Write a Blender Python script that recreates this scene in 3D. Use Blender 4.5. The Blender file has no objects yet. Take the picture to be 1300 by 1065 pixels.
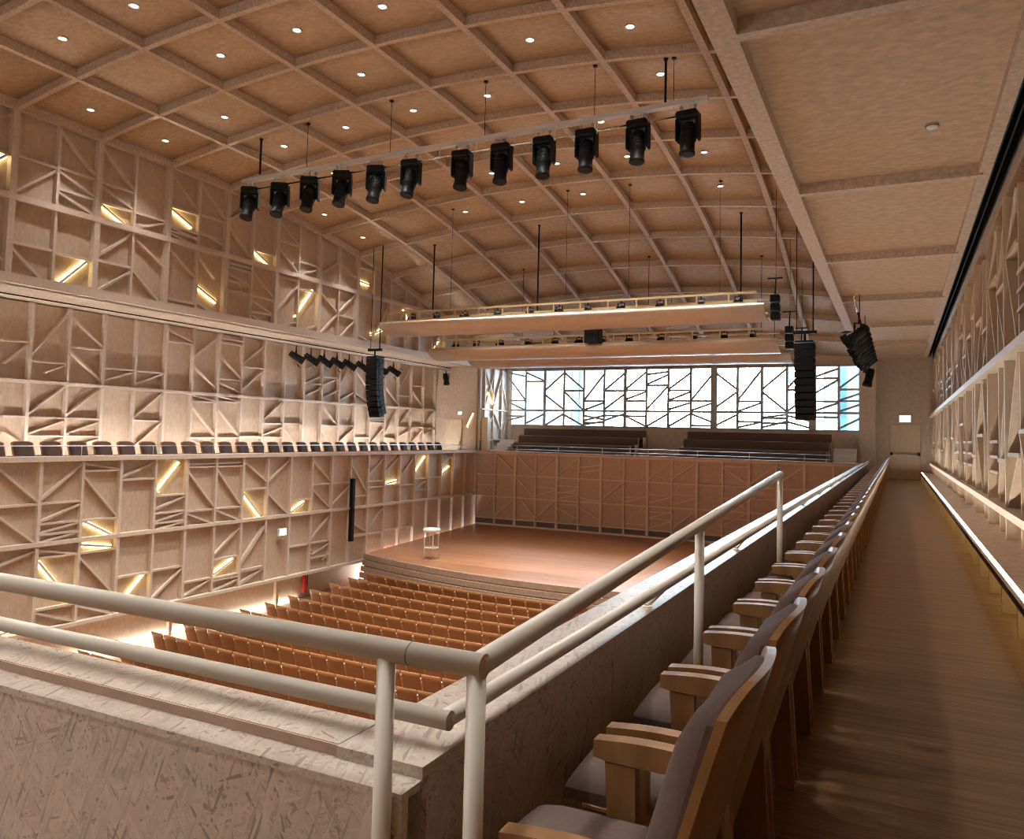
"""Timber concert hall seen from the corner of the right balcony."""
import bpy, math, random
from mathutils import Matrix, Vector
random.seed(7)
S = bpy.context.scene
COL = S.collection
E = 5.75            # eye height above the hall floor; all heights below are given relative to the eye
SKY, EXPO, E_DOWN, LED, SPOTA, E_STAGE = 31.0, 0.18, 1500, 32, 1.35, 420
PI = math.pi

# ------------------------------------------------------------------ camera, world, exposure
def set_camera():
    yaw, pitch, roll, f, cy = .46167, .0563, .02416, 986.8, 495.3
    fw = Vector((-math.sin(yaw)*math.cos(pitch), math.cos(yaw)*math.cos(pitch), math.sin(pitch)))
    rt = Vector((math.cos(yaw), math.sin(yaw), 0)); up = rt.cross(fw)
    c, s = math.cos(roll), math.sin(roll)
    rt, up = rt*c + up*s, up*c - rt*s
    cam = bpy.data.cameras.new('camera'); o = bpy.data.objects.new('camera', cam); COL.objects.link(o)
    m = Matrix((rt, up, -fw)).transposed().to_4x4(); m.translation = (0, 0, E); o.matrix_world = m
    cam.sensor_width = 36; cam.lens = 36*f/1300; cam.shift_y = -(532.5-cy)/1300
    cam.clip_start = .05; cam.clip_end = 300
    S.camera = o
set_camera()
W = bpy.data.worlds.new('overcast_sky'); S.world = W; W.use_nodes = True
W.node_tree.nodes['Background'].inputs['Color'].default_value = (.74, .87, 1, 1)
W.node_tree.nodes['Background'].inputs['Strength'].default_value = SKY
vs = S.view_settings
vs.view_transform = 'Standard'; vs.look = 'None'; vs.gamma = 1; vs.use_curve_mapping = False; vs.exposure = EXPO
S.cycles.use_denoising = True
S.cycles.max_bounces = 10; S.cycles.diffuse_bounces = 6; S.cycles.glossy_bounces = 3; S.cycles.transparent_max_bounces = 12
S.cycles.filter_width = 1.05
S.cycles.sample_clamp_indirect = 6
S.cycles.caustics_reflective = False; S.cycles.caustics_refractive = False

WARM = (1, .96, .91)
def lamp(kind, loc, energy, color, rot=None, **kw):
    l = bpy.data.lights.new('lamp', kind); l.energy = energy; l.color = color
    for k, v in kw.items(): setattr(l, k, v)
    o = bpy.data.objects.new('lamp', l); COL.objects.link(o); o.location = (loc[0], loc[1], loc[2]+E)
    if rot: o.rotation_euler = rot
    return o
# daylight portal in the end window (sampling aid, gives no light of its own)
pl = lamp('AREA', (-9.7, 35.9, 1.9), 1, (1, 1, 1), (-PI/2, 0, 0), shape='RECTANGLE', size=16.6, size_y=2.9)
pl.data.cycles.is_portal = True
pl = lamp('AREA', (-9.5, -4.35, 1.2), 1, (1, 1, 1), (PI/2, 0, 0), shape='RECTANGLE', size=13, size_y=2.0)
pl.data.cycles.is_portal = True

# ------------------------------------------------------------------ materials
def mat(name, color, rough=.6, metal=0, emit=None, es=0, spec=.5):
    m = bpy.data.materials.new(name); m.use_nodes = True; b = m.node_tree.nodes['Principled BSDF']
    b.inputs['Base Color'].default_value = (*color, 1); b.inputs['Roughness'].default_value = rough
    b.inputs['Metallic'].default_value = metal; b.inputs['Specular IOR Level'].default_value = spec
    if emit:
        b.inputs['Emission Color'].default_value = (*emit, 1); b.inputs['Emission Strength'].default_value = es
    return m
def nd(nt, t, **kw):
    n = nt.nodes.new(t)
    for k, v in kw.items(): setattr(n, k, v)
    return n
def ramp(nt, fac, stops):
    r = nd(nt, 'ShaderNodeValToRGB'); nt.links.new(fac, r.inputs[0])
    e = r.color_ramp.elements
    while len(e) < len(stops): e.new(.5)
    for el, (p, c) in zip(e, stops): el.position = p; el.color = (*c, 1)
    return r.outputs[0]
def board(name, light, dark, scale=9, stretch=(1, 1, 1), rough=.6, flakes=False, contrast=.5, bump=.15):
    """strand board / plywood: chips of two tones plus soft large-scale variation"""
    m = mat(name, light, rough); nt = m.node_tree; b = nt.nodes['Principled BSDF']; L = nt.links
    g = nd(nt, 'ShaderNodeNewGeometry')
    mp = nd(nt, 'ShaderNodeMapping'); mp.inputs['Scale'].default_value = stretch; L.new(g.outputs['Position'], mp.inputs[0])
    n1 = nd(nt, 'ShaderNodeTexNoise'); n1.inputs['Scale'].default_value = scale; n1.inputs['Detail'].default_value = 5; n1.inputs['Roughness'].default_value = .65
    L.new(mp.outputs[0], n1.inputs['Vector'])
    mid = tuple((a+c)/2 for a, c in zip(light, dark))
    col = ramp(nt, n1.outputs['Fac'], [(.5-contrast*.5, dark), (.5, mid), (.5+contrast*.4, light)])
    hgt = n1.outputs['Fac']
    if flakes:
        outs = []
        for ang, sc in ((.2, (.07, .010, .010)), (-.8, (.09, .011, .011)), (1.35, (.075, .011, .011)), (-.35, (.09, .009, .009)), (.8, (.08, .011, .011)), (-1.2, (.08, .010, .010))):
            rot = {'XY': (0, 0, ang), 'XZ': (0, ang, 0), 'YZ': (0, ang, PI/2)}[flakes]
            mq = nd(nt, 'ShaderNodeMapping', vector_type='TEXTURE'); mq.inputs['Rotation'].default_value = rot; mq.inputs['Scale'].default_value = sc
            L.new(g.outputs['Position'], mq.inputs[0])
            v = nd(nt, 'ShaderNodeTexVoronoi'); v.inputs['Scale'].default_value = 1.0; L.new(mq.outputs[0], v.inputs['Vector'])
            sep = nd(nt, 'ShaderNodeSeparateColor'); L.new(v.outputs['Color'], sep.inputs[0]); outs.append(sep)
        val = outs[0].outputs[0]
        for q in outs[1:]:                       # strands of one direction lie over those of another
            th = nd(nt, 'ShaderNodeMath', operation='GREATER_THAN'); L.new(q.outputs[1], th.inputs[0]); th.inputs[1].default_value = .62
            mv = nd(nt, 'ShaderNodeMix'); L.new(th.outputs[0], mv.inputs[0]); L.new(val, mv.inputs[2]); L.new(q.outputs[0], mv.inputs[3]); val = mv.outputs[0]
        fc = ramp(nt, val, [(.0, tuple(c*.8 for c in dark)), (.12, mid), (.28, tuple(c*.92 for c in light)), (.6, light), (1, tuple(min(1, c*1.14) for c in light))])
        mixn = nd(nt, 'ShaderNodeMix', data_type='RGBA'); mixn.inputs[0].default_value = .72
        L.new(col, mixn.inputs[6]); L.new(fc, mixn.inputs[7]); col = mixn.outputs[2]
        hgt = val
    L.new(col, b.inputs['Base Color'])
    if bump:
        bp = nd(nt, 'ShaderNodeBump'); bp.inputs['Strength'].default_value = bump; bp.inputs['Distance'].default_value = .004
        L.new(hgt, bp.inputs['Height']); L.new(bp.outputs[0], b.inputs['Normal'])
    return m
def parquet(name, c1, c2, bw, rh, rough, axis='X', squash=1):
    """thin wooden strips laid along one axis"""
    m = mat(name, c1, rough); nt = m.node_tree; b = nt.nodes['Principled BSDF']; L = nt.links
    g = nd(nt, 'ShaderNodeNewGeometry'); mp = nd(nt, 'ShaderNodeMapping')
    if axis == 'Y': mp.inputs['Rotation'].default_value = (0, 0, PI/2)
    L.new(g.outputs['Position'], mp.inputs[0])
    br = nd(nt, 'ShaderNodeTexBrick'); br.offset = .37; br.offset_frequency = 2
    br.inputs['Scale'].default_value = 1; br.inputs['Brick Width'].default_value = bw; br.inputs['Row Height'].default_value = rh
    br.inputs['Mortar Size'].default_value = .0012; br.inputs['Color1'].default_value = (*c1, 1); br.inputs['Color2'].default_value = (*c2, 1)
    br.inputs['Mortar'].default_value = (*[c*.45 for c in c2], 1)
    L.new(mp.outputs[0], br.inputs['Vector'])
    n = nd(nt, 'ShaderNodeTexNoise'); m2 = nd(nt, 'ShaderNodeMapping'); m2.inputs['Scale'].default_value = (1.2, 26, 1); L.new(mp.outputs[0], m2.inputs[0])
    n.inputs['Scale'].default_value = 1.6; n.inputs['Detail'].default_value = 6; L.new(m2.outputs[0], n.inputs['Vector'])
    k = ramp(nt, n.outputs['Fac'], [(.3, (.62, .6, .58)), (.7, (1.15, 1.13, 1.1))])
    mx = nd(nt, 'ShaderNodeMix', data_type='RGBA', blend_type='MULTIPLY'); mx.inputs[0].default_value = .8
    L.new(br.outputs['Color'], mx.inputs[6]); L.new(k, mx.inputs[7]); L.new(mx.outputs[2], b.inputs['Base Color'])
    return m
def glass_thin(name, tint):
    m = bpy.data.materials.new(name); m.use_nodes = True; nt = m.node_tree; nt.nodes.clear()
    o = nd(nt, 'ShaderNodeOutputMaterial'); t = nd(nt, 'ShaderNodeBsdfTransparent'); t.inputs[0].default_value = (*tint, 1)
    gl = nd(nt, 'ShaderNodeBsdfGlossy'); gl.inputs['Roughness'].default_value = .02; f = nd(nt, 'ShaderNodeFresnel'); f.inputs[0].default_value = 1.45
    mx = nd(nt, 'ShaderNodeMixShader'); nt.links.new(f.outputs[0], mx.inputs[0]); nt.links.new(t.outputs[0], mx.inputs[1]); nt.links.new(gl.outputs[0], mx.inputs[2])
    nt.links.new(mx.outputs[0], o.inputs[0]); return m
def lightm(name, color, s):
    m = bpy.data.materials.new(name); m.use_nodes = True; nt = m.node_tree; nt.nodes.clear()
    o = nd(nt, 'ShaderNodeOutputMaterial'); e = nd(nt, 'ShaderNodeEmission'); e.inputs[0].default_value = (*color, 1); e.inputs[1].default_value = s
    nt.links.new(e.outputs[0], o.inputs[0]); return m
M = {}
M['panel'] = board('wall_plywood', (.64, .51, .39), (.50, .38, .28), 11, (1, 1, .5))
M['ceil'] = board('ceiling_strand_board', (.63, .46, .31), (.46, .32, .20), 7, (1, 1.5, 1), contrast=.35)
M['post'] = board('batten_wood', (.72, .60, .49), (.60, .49, .39), 14)
M['rib'] = board('rib_strand_board', (.68, .54, .42), (.46, .35, .26), 16, contrast=.35)
for k_, pl_ in (('osb', 'XY'), ('osbx', 'XZ'), ('osby', 'YZ')):
    M[k_] = board('parapet_strand_board', (.68, .59, .495), (.35, .27, .215), 9, flakes=pl_, rough=.32)
M['fin'] = board('fin_plywood', (.68, .54, .39), (.58, .44, .30), 9, (1, 1, .3))
M['stageback'] = board('stage_wall_plywood', (.62, .45, .34), (.49, .34, .25), 11)
M['stagepost'] = board('stage_wall_batten', (.76, .61, .49), (.66, .51, .40), 12)
M['canopy'] = board('canopy_birch', (.68, .54, .43), (.60, .46, .36), 6, rough=.4)
M['floorwood'] = parquet('balcony_oak_strip', (.40, .24, .12), (.25, .14, .065), 1.1, .022, .33)
M['hallfloor'] = parquet('hall_oak_strip', (.34, .2, .1), (.24, .13, .06), 1.4, .06, .4)
M['stage'] = parquet('stage_boards', (.52, .26, .14), (.42, .20, .105), 2.6, .11, .30)
M['stagestep'] = board('stage_step_wood', (.44, .32, .24), (.32, .22, .16), 8)
M['seatply'] = board('seat_plywood', (.34, .155, .058), (.28, .12, .042), 5, (1, 1, 3), rough=.35, bump=0)
M['oak'] = board('chair_oak', (.44, .235, .092), (.33, .165, .06), 7, (3, 3, .6), rough=.4, bump=0)
M['uph'] = board('taupe_upholstery', (.155, .102, .085), (.12, .078, .064), 60, rough=.85)
M['rail'] = mat('cream_painted_steel', (.85, .79, .67), .28)
M['steel'] = mat('brushed_steel', (.62, .62, .64), .3, .9)
M['pale'] = mat('pale_cap', (.8, .77, .72), .5)
M['black'] = mat('black_metal', (.006, .006, .0065), .55, spec=.25)
M['gril'] = mat('black_grille', (.012, .0125, .014), .65, spec=.25)
M['white'] = mat('white_paint', (.75, .73, .70), .45)
M['chrome'] = mat('chrome', (.8, .8, .8), .15, 1)
M['grey'] = mat('grey_vent', (.16, .145, .13), .6)
M['truss'] = mat('cream_truss_paint', (.62, .47, .26), .45)
M['red'] = mat('red_enamel', (.55, .02, .02), .3)
M['mull'] = mat('window_frame_paint', (.42, .40, .38), .5)
M['glass'] = glass_thin('window_glass', (.93, .97, .98))
M['lens'] = lightm('downlight_lens', (1, .90, .74), 14)
M['tube'] = lightm('tube_glow', (1, .80, .34), 6)
M['led'] = lightm('led_strip', (1, .93, .82), LED*1.5)
M['ledwash'] = lightm('led_wash_strip', (1, .97, .91), LED*3.8)
M['ledlow'] = lightm('led_floor_strip', (1, .92, .80), 24)
M['sign'] = lightm('exit_sign_face', (.78, 1, .92), 1.6)
M['spotlens'] = lightm('spot_lens', (1, .95, .85), 8)
M['bronze'] = glass_thin('bronze_dimming_glass', (.42, .38, .36))  # tint added on the unseen rear pane to dim and warm its daylight
M['acryl'] = glass_thin('clear_acrylic', (.9, .88, .86))
M['blueb'] = mat('blue_glass_facade', (.075, .18, .25), .3)
M['bluedk'] = mat('dark_blue_glass', (.012, .045, .09), .2)
M['louv'] = mat('white_louvre', (.34, .36, .38), .5)
M['ground'] = mat('outdoor_paving', (.3, .3, .3), .9)

# ------------------------------------------------------------------ mesh helpers
class MB:
    def __init__(s): s.v = []; s.f = []; s.sm = []
    def add(s, vs, fs, smooth=False):
        b = len(s.v); s.v += [tuple(p) for p in vs]; s.f += [tuple(i+b for i in f) for f in fs]; s.sm += [smooth]*len(fs); return s
    def box(s, x0, x1, y0, y1, z0, z1, rot=None, at=(0, 0, 0)):
        p = [Vector((x, y, z)) for z in (z0, z1) for y in (y0, y1) for x in (x0, x1)]
        if rot: p = [rot @ q for q in p]
        p = [q+Vector(at) for q in p]
        return s.add(p, [(0, 2, 3, 1), (4, 5, 7, 6), (0, 1, 5, 4), (1, 3, 7, 5), (3, 2, 6, 7), (2, 0, 4, 6)])
    def bbox(s, x0, x1, y0, y1, z0, z1, r=.01, rot=None, at=(0, 0, 0)):
        """box with rounded edges: eight corners cut by one chamfer ring on each face"""
        xs, ys, zs = (x0, x0+r, x1-r, x1), (y0, y0+r, y1-r, y1), (z0, z0+r, z1-r, z1)
        V = {}; vs = []; fs = []
        def k(i, j, l):
            if (i, j, l) not in V:
                V[(i, j, l)] = len(vs); vs.append(Vector((xs[i], ys[j], zs[l])))
            return V[(i, j, l)]
        I = (1, 2)
        A = {}
        for a in (0, 3):
            fs.append([k(a, 1, 1), k(a, 2, 1), k(a, 2, 2), k(a, 1, 2)][::1 if a else -1])
            fs.append([k(1, a, 1), k(2, a, 1), k(2, a, 2), k(1, a, 2)][::-1 if a else 1])
            fs.append([k(1, 1, a), k(2, 1, a), k(2, 2, a), k(1, 2, a)][::1 if a else -1])
        for a in (0, 3):
            for c in (0, 3):
                ai = 1 if a == 0 else 2; ci = 1 if c == 0 else 2
                fs.append([k(a, ci, 1), k(a, ci, 2), k(ai, c, 2), k(ai, c, 1)])
                fs.append([k(a, 1, ci), k(a, 2, ci), k(ai, 2, c), k(ai, 1, c)])
                fs.append([k(1, a, ci), k(2, a, ci), k(2, ai, c), k(1, ai, c)])
                for e in (0, 3):
                    ei = 1 if e == 0 else 2
                    fs.append([k(a, ci, ei), k(ai, c, ei), k(ai, ci, e)])
        if rot: vs = [rot @ q for q in vs]
        return s.add([q+Vector(at) for q in vs], fs)
    def tube(s, p0, p1, r, n=10, r1=None, cap=True):
        p0, p1 = Vector(p0), Vector(p1); d = (p1-p0).normalized(); r1 = r if r1 is None else r1
        u = d.orthogonal().normalized(); w = d.cross(u)
        vs = [p+(u*math.cos(2*PI*i/n)+w*math.sin(2*PI*i/n))*q for p, q in ((p0, r), (p1, r1)) for i in range(n)]
        s.add(vs, [(i, (i+1) % n, n+(i+1) % n, n+i) for i in range(n)], True)
        if cap: s.add(vs, [tuple(range(n))[::-1], tuple(range(n, 2*n))])
        return s
    def path(s, pts, r, n=8):
        for a, b in zip(pts, pts[1:]): s.tube(a, b, r, n)
        return s
    def lathe(s, prof, n=20, at=(0, 0, 0), rot=None):
        vs = []
        for r, z in prof:
            for i in range(n):
                q = Vector((r*math.cos(2*PI*i/n), r*math.sin(2*PI*i/n), z))
                vs.append((rot @ q if rot else q)+Vector(at))
        m = len(prof)
        s.add(vs, [(j*n+i, j*n+(i+1) % n, (j+1)*n+(i+1) % n, (j+1)*n+i) for j in range(m-1) for i in range(n)], True)
        s.add(vs, [tuple(range(n))[::-1], tuple(range((m-1)*n, m*n))]); return s
    def extr(s, poly, a, b, axis='X'):
        """closed outline in the plane across `axis`, extruded from a to b"""
        n = len(poly)
        f = {'X': lambda p, t: (t, p[0], p[1]), 'Y': lambda p, t: (p[0], t, p[1]), 'Z': lambda p, t: (p[0], p[1], t)}[axis]
        vs = [f(p, a) for p in poly]+[f(p, b) for p in poly]
        return s.add(vs, [tuple(range(n)), tuple(range(2*n-1, n-1, -1))]+[(i, n+i, n+(i+1) % n, (i+1) % n) for i in range(n)])
    def sheet(s, grid, t):
        """grid[i][j] of Vectors thickened by offset vectors t(i,j)"""
        n, m = len(grid), len(grid[0]); vs = [p for r in grid for p in r]; off = n*m
        vs += [grid[i][j]+t(i, j) for i in range(n) for j in range(m)]
        fs = []
        for i in range(n-1):
            for j in range(m-1):
                a, b, c, d = i*m+j, (i+1)*m+j, (i+1)*m+j+1, i*m+j+1
                fs += [(a, b, c, d), (off+d, off+c, off+b, off+a)]
        per = [(i, 0) for i in range(n)]+[(n-1, j) for j in range(1, m)]+[(i, m-1) for i in range(n-2, -1, -1)]+[(0, j) for j in range(m-2, 0, -1)]
        P = [i*m+j for i, j in per]
        s.add(vs, fs, True)
        s.add(vs, [(P[k], off+P[k], off+P[(k+1) % len(P)], P[(k+1) % len(P)]) for k in range(len(P))]); return s
    def data(s, name, m):
        me = bpy.data.meshes.new(name); me.from_pydata(s.v, [], s.f); me.materials.append(M[m] if isinstance(m, str) else m)
        for p, q in zip(me.polygons, s.sm): p.use_smooth = q
        import bmesh
        bm = bmesh.new(); bm.from_mesh(me); bmesh.ops.remove_doubles(bm, verts=bm.verts, dist=1e-5); bmesh.ops.recalc_face_normals(bm, faces=bm.faces); bm.to_mesh(me); bm.free()
        return me
    def build(s, name, m, parent=None, loc=None): return link(name, s.data(name, m), parent, loc)
def link(name, me, parent=None, loc=None):
    o = bpy.data.objects.new(name, me); COL.objects.link(o)
    if parent: o.parent = parent
    if loc: o.location = loc
    elif not parent: o.location = (0, 0, E)
    return o
def tag(o, label, cat, group=None):
    o['label'] = label; o['category'] = cat
    if group: o['group'] = group
    return o
def thing(name, label, cat, loc, rz=0, group=None):
    o = bpy.data.objects.new(name, None); COL.objects.link(o); o.location = (loc[0], loc[1], loc[2]+E); o.rotation_euler = (0, 0, rz)
    o.empty_display_size = .1
    return tag(o, label, cat, group)
def struct(name, mb, m, label=None):
    o = mb.build(name, m); o['kind'] = 'structure'
    if label: o['label'] = label
    return o
CUBE = {}
def cube(m):
    if m not in CUBE: CUBE[m] = MB().box(-.5, .5, -.5, .5, -.5, .5).data('piece', m)
    return CUBE[m]
def stick(name, p0, p1, w, d, nrm, m, parent, off=0):
    """a batten from p0 to p1: width w in the wall plane, depth d along nrm (d grows out of the plane)"""
    p0, p1, nrm = Vector(p0), Vector(p1), Vector(nrm); x = p1-p0; L = x.length; x = x/L; y = nrm.cross(x).normalized(); z = x.cross(y)
    o = bpy.data.objects.new(name, cube(m)); COL.objects.link(o); o.parent = parent
    mm = Matrix((x*L, y*w, z*d)).transposed().to_4x4(); mm.translation = (p0+p1)/2+nrm*(off+d/2)
    if not parent: mm.translation += Vector((0, 0, E))
    o.matrix_basis = mm
    return o
def slab(name, x0, x1, y0, y1, z0, z1, m, parent):
    o = bpy.data.objects.new(name, cube(m)); COL.objects.link(o); o.parent = parent
    o.location = ((x0+x1)/2, (y0+y1)/2, (z0+z1)/2); o.scale = (x1-x0, y1-y0, z1-z0)
    if not parent: o.location.z += E
    return o
ORD = 'zeroth first second third fourth fifth sixth seventh eighth ninth tenth eleventh twelfth thirteenth fourteenth fifteenth sixteenth seventeenth eighteenth nineteenth twentieth'.split()
TEN = {2: 'twenty', 3: 'thirty', 4: 'forty', 5: 'fifty'}; TENTH = {3: 'thirtieth', 4: 'fortieth', 5: 'fiftieth'}
def nth(n):
    if n <= 20: return ORD[n]
    return TENTH[n//10] if n % 10 == 0 else TEN[n//10]+'-'+ORD[n % 10]
U = 1.0515
Y0 = 10.45
def gy(i): return Y0+U*i
LOW = [(10.45,-0.97,11.5,-1.86),(10.45,-1.91,11.5,-1.91),(10.45,-2.0,11.5,-2.83),(12.55,-0.99,11.5,-1.86),(11.5,-1.9,12.55,-1.9),(11.5,-2.35,12.55,-1.97),(11.5,-2.38,12.55,-2.38),(11.5,-2.61,12.55,-2.41),(11.5,-2.63,12.55,-2.63),(11.5,-2.82,12.55,-2.65),(12.55,-1.17,13.6,-1.17),(12.55,-0.98,13.6,-1.15),(12.55,-1.24,13.6,-2.38),(12.55,-2.39,13.6,-2.39),(12.71,-2.43,13.44,-2.82,'L'),(14.66,-0.99,13.6,-1.38),(13.6,-1.43,14.66,-1.43),(15.47,-1.04,14.79,-1.78,'L'),(14.66,-1.91,15.71,-1.91),(14.66,-2.29,15.71,-1.96),(14.66,-2.38,15.71,-2.38),(14.66,-2.62,15.71,-2.41),(14.66,-2.65,15.71,-2.65),(14.66,-2.84,15.71,-2.67),(15.71,-1.16,16.76,-1.16),(15.71,-1.08,16.76,-1.08),(15.71,-1.24,16.76,-2.35),(15.71,-2.41,16.76,-2.41),(15.71,-2.45,16.76,-2.84),(16.76,-1.17,17.81,-1.17),(16.76,-1.07,17.81,-1.07),(16.76,-1.21,17.81,-2.38),(16.76,-2.41,17.81,-2.41),(16.76,-2.42,17.81,-2.85),(17.81,-1.0,18.86,-1.71),(17.81,-1.91,18.86,-1.91),(17.88,-2.01,18.63,-2.77,'L'),(10.45,-3.29,11.5,-2.99),(11.5,-3.18,12.55,-3.18),(11.5,-2.98,12.55,-3.19),(11.58,-3.26,12.4,-4.28,'L'),(11.5,-4.38,12.55,-4.38),(11.5,-4.41,12.55,-4.81),(12.69,-2.99,13.46,-3.12,'L'),(12.55,-3.18,13.6,-3.18),(12.55,-3.23,13.6,-4.33),(12.55,-4.43,13.6,-4.84),(13.6,-3.94,14.66,-3.94),(14.48,-3.99,13.67,-4.78,'L'),(14.66,-3.92,15.71,-3.92),(15.71,-3.97,14.66,-4.73),(15.71,-4.41,16.76,-4.41),(16.76,-4.43,15.71,-4.82),(17.81,-3.03,16.76,-3.82),(16.76,-3.9,17.81,-3.9),(17.59,-3.98,16.84,-4.32,'L'),(16.76,-4.44,17.81,-4.44),(16.76,-4.51,17.81,-4.51),(16.76,-4.84,17.81,-4.61),(18.86,-3.12,17.81,-4.26),(17.81,-4.4,18.86,-4.4),(18.86,-4.43,17.81,-4.77),(10.79,-4.76,11.18,-4.69,'L'),(19.91,-1.0,18.86,-1.75),(18.86,-2.03,19.91,-2.83),(19.91,-2.39,20.96,-2.39),(20.66,-2.46,19.91,-2.81,'L'),(20.96,-1.05,22.02,-1.84),(20.96,-1.91,22.02,-1.91),(20.96,-2.01,22.02,-2.79),(22.02,-1.91,23.07,-1.91),(23.07,-2.03,22.02,-2.73),(23.07,-1.2,24.12,-2.35),(23.07,-2.45,24.12,-2.45),(23.07,-3.3,24.12,-3.8),(23.07,-3.88,24.12,-3.88),(25.17,-1.05,24.12,-1.71),(24.12,-1.94,25.17,-1.94),(24.12,-2.16,25.17,-2.16),(25.17,-2.99,24.12,-3.78),(26.22,-1.03,25.17,-1.64),(25.3,-2.07,26.05,-1.99,'L'),(25.17,-2.13,26.22,-2.13),(27.27,-1.04,26.22,-1.88),(26.22,-2.18,27.27,-2.18),(28.14,-1.06,27.33,-1.75,'L'),(27.27,-1.97,28.33,-1.97),(28.33,-2.03,27.27,-2.37),(27.27,-2.43,28.33,-2.43),(28.33,-1.95,29.38,-1.95),(30.43,-1.05,29.38,-1.39),(30.15,-1.54,29.48,-1.83,'L'),(18.86,-3.03,17.81,-4.19),(17.81,-4.37,18.86,-4.37),(18.86,-4.41,17.81,-4.83),(22.02,-3.01,20.96,-3.82),(20.96,-3.9,22.02,-3.9),(22.02,-3.99,20.96,-4.36),(20.96,-4.41,22.02,-4.41),(22.02,-4.42,21.65,-4.52),(19.91,-3.91,20.96,-3.91),(23.07,-3.92,24.12,-3.92),(24.12,-3.92,25.17,-3.92),(25.17,-3.88,26.22,-3.88),(26.22,-3.89,27.27,-3.89)]
UP = [(10.06,6.07,10.45,6.05),(9.91,5.66,10.3,6.02,'L'),(9.98,6.72,10.45,7.03),(9.94,3.83,10.45,3.59),(10.45,6.09,11.5,6.09),(10.45,5.18,11.5,6.05),(10.45,4.09,11.5,4.09),(10.45,4.02,11.5,3.16),(11.5,7.03,12.55,6.17),(11.5,6.12,12.55,6.12),(11.5,6.06,12.55,5.65),(11.5,5.61,12.55,5.61),(11.5,5.55,12.55,5.2),(11.5,4.06,12.55,4.06),(12.35,4.01,11.55,3.21,'L'),(12.55,7.05,13.6,6.16),(12.55,6.1,13.6,6.1),(12.55,6.05,13.6,5.65),(12.55,5.6,13.6,5.6),(12.67,5.54,13.38,5.19,'L'),(13.6,5.01,12.55,4.14),(12.55,4.11,13.6,4.11),(13.6,4.01,12.55,3.24),(13.6,5.6,14.66,5.6),(14.66,5.58,13.6,5.17),(13.6,4.97,14.66,4.3),(14.66,7.0,15.71,6.19),(14.66,6.08,15.71,6.08),(14.73,6.02,15.5,5.68,'L'),(14.66,5.52,15.71,5.52),(14.66,5.51,15.71,5.35),(14.66,5.38,15.71,5.38),(14.66,5.32,15.71,5.16),(14.66,4.92,15.71,4.26),(15.71,7.04,16.76,6.16),(15.71,6.11,16.76,6.11),(15.71,5.6,16.76,5.41),(15.71,5.55,16.76,5.55),(15.71,4.96,16.41,4.36),(15.73,4.03,16.49,3.68,'L'),(17.81,6.93,16.76,6.18),(16.76,6.08,17.81,5.25),(16.76,4.93,17.81,4.93),(16.76,4.81,17.81,4.81),(16.76,4.42,17.81,4.42),(13.6,4.1,14.66,3.24),(14.66,3.5,15.71,3.5),(14.66,3.29,15.71,3.29),(15.71,3.58,16.76,3.19),(16.76,4.64,17.81,4.39),(16.76,4.12,17.81,4.12),(17.82,5.57,18.54,5.22,'L'),(17.81,5.57,18.86,5.57),(17.81,4.9,18.86,4.17),(17.81,4.1,18.86,4.1),(17.81,4.0,18.86,3.63),(17.81,3.62,18.86,3.62),(17.81,3.53,18.86,3.17),(18.86,6.8,19.91,6.13),(18.86,6.12,19.91,6.12),(18.86,5.94,19.91,5.22),(18.86,4.94,19.91,4.94),(19.91,4.79,18.86,3.69),(19.91,3.55,18.86,3.21),(19.91,5.63,20.96,5.63),(20.96,5.55,19.91,5.16),(19.91,4.71,20.96,4.71),(20.7,4.76,19.87,3.7,'L'),(20.96,3.59,19.91,3.2),(22.02,6.03,20.96,5.35),(20.96,4.84,22.02,4.2),(22.02,4.14,20.96,3.19),(22.02,6.02,23.07,5.63),(23.07,5.04,22.02,4.18),(23.07,4.07,22.02,3.17),(22.02,4.12,23.07,4.12),(23.07,6.11,24.12,6.11),(23.12,5.57,23.81,5.54,'L'),(23.07,3.57,24.12,3.36),(26.19,4.98,26.53,4.58,'L'),(24.06,3.68,24.75,3.94,'L'),(28.61,3.64,29.04,4.02,'L'),(31.92,3.38,32.24,3.3,'L'),(33.52,1.97,34.37,1.26,'L'),(32.16,0.91,31.61,0.28,'L')]
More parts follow.
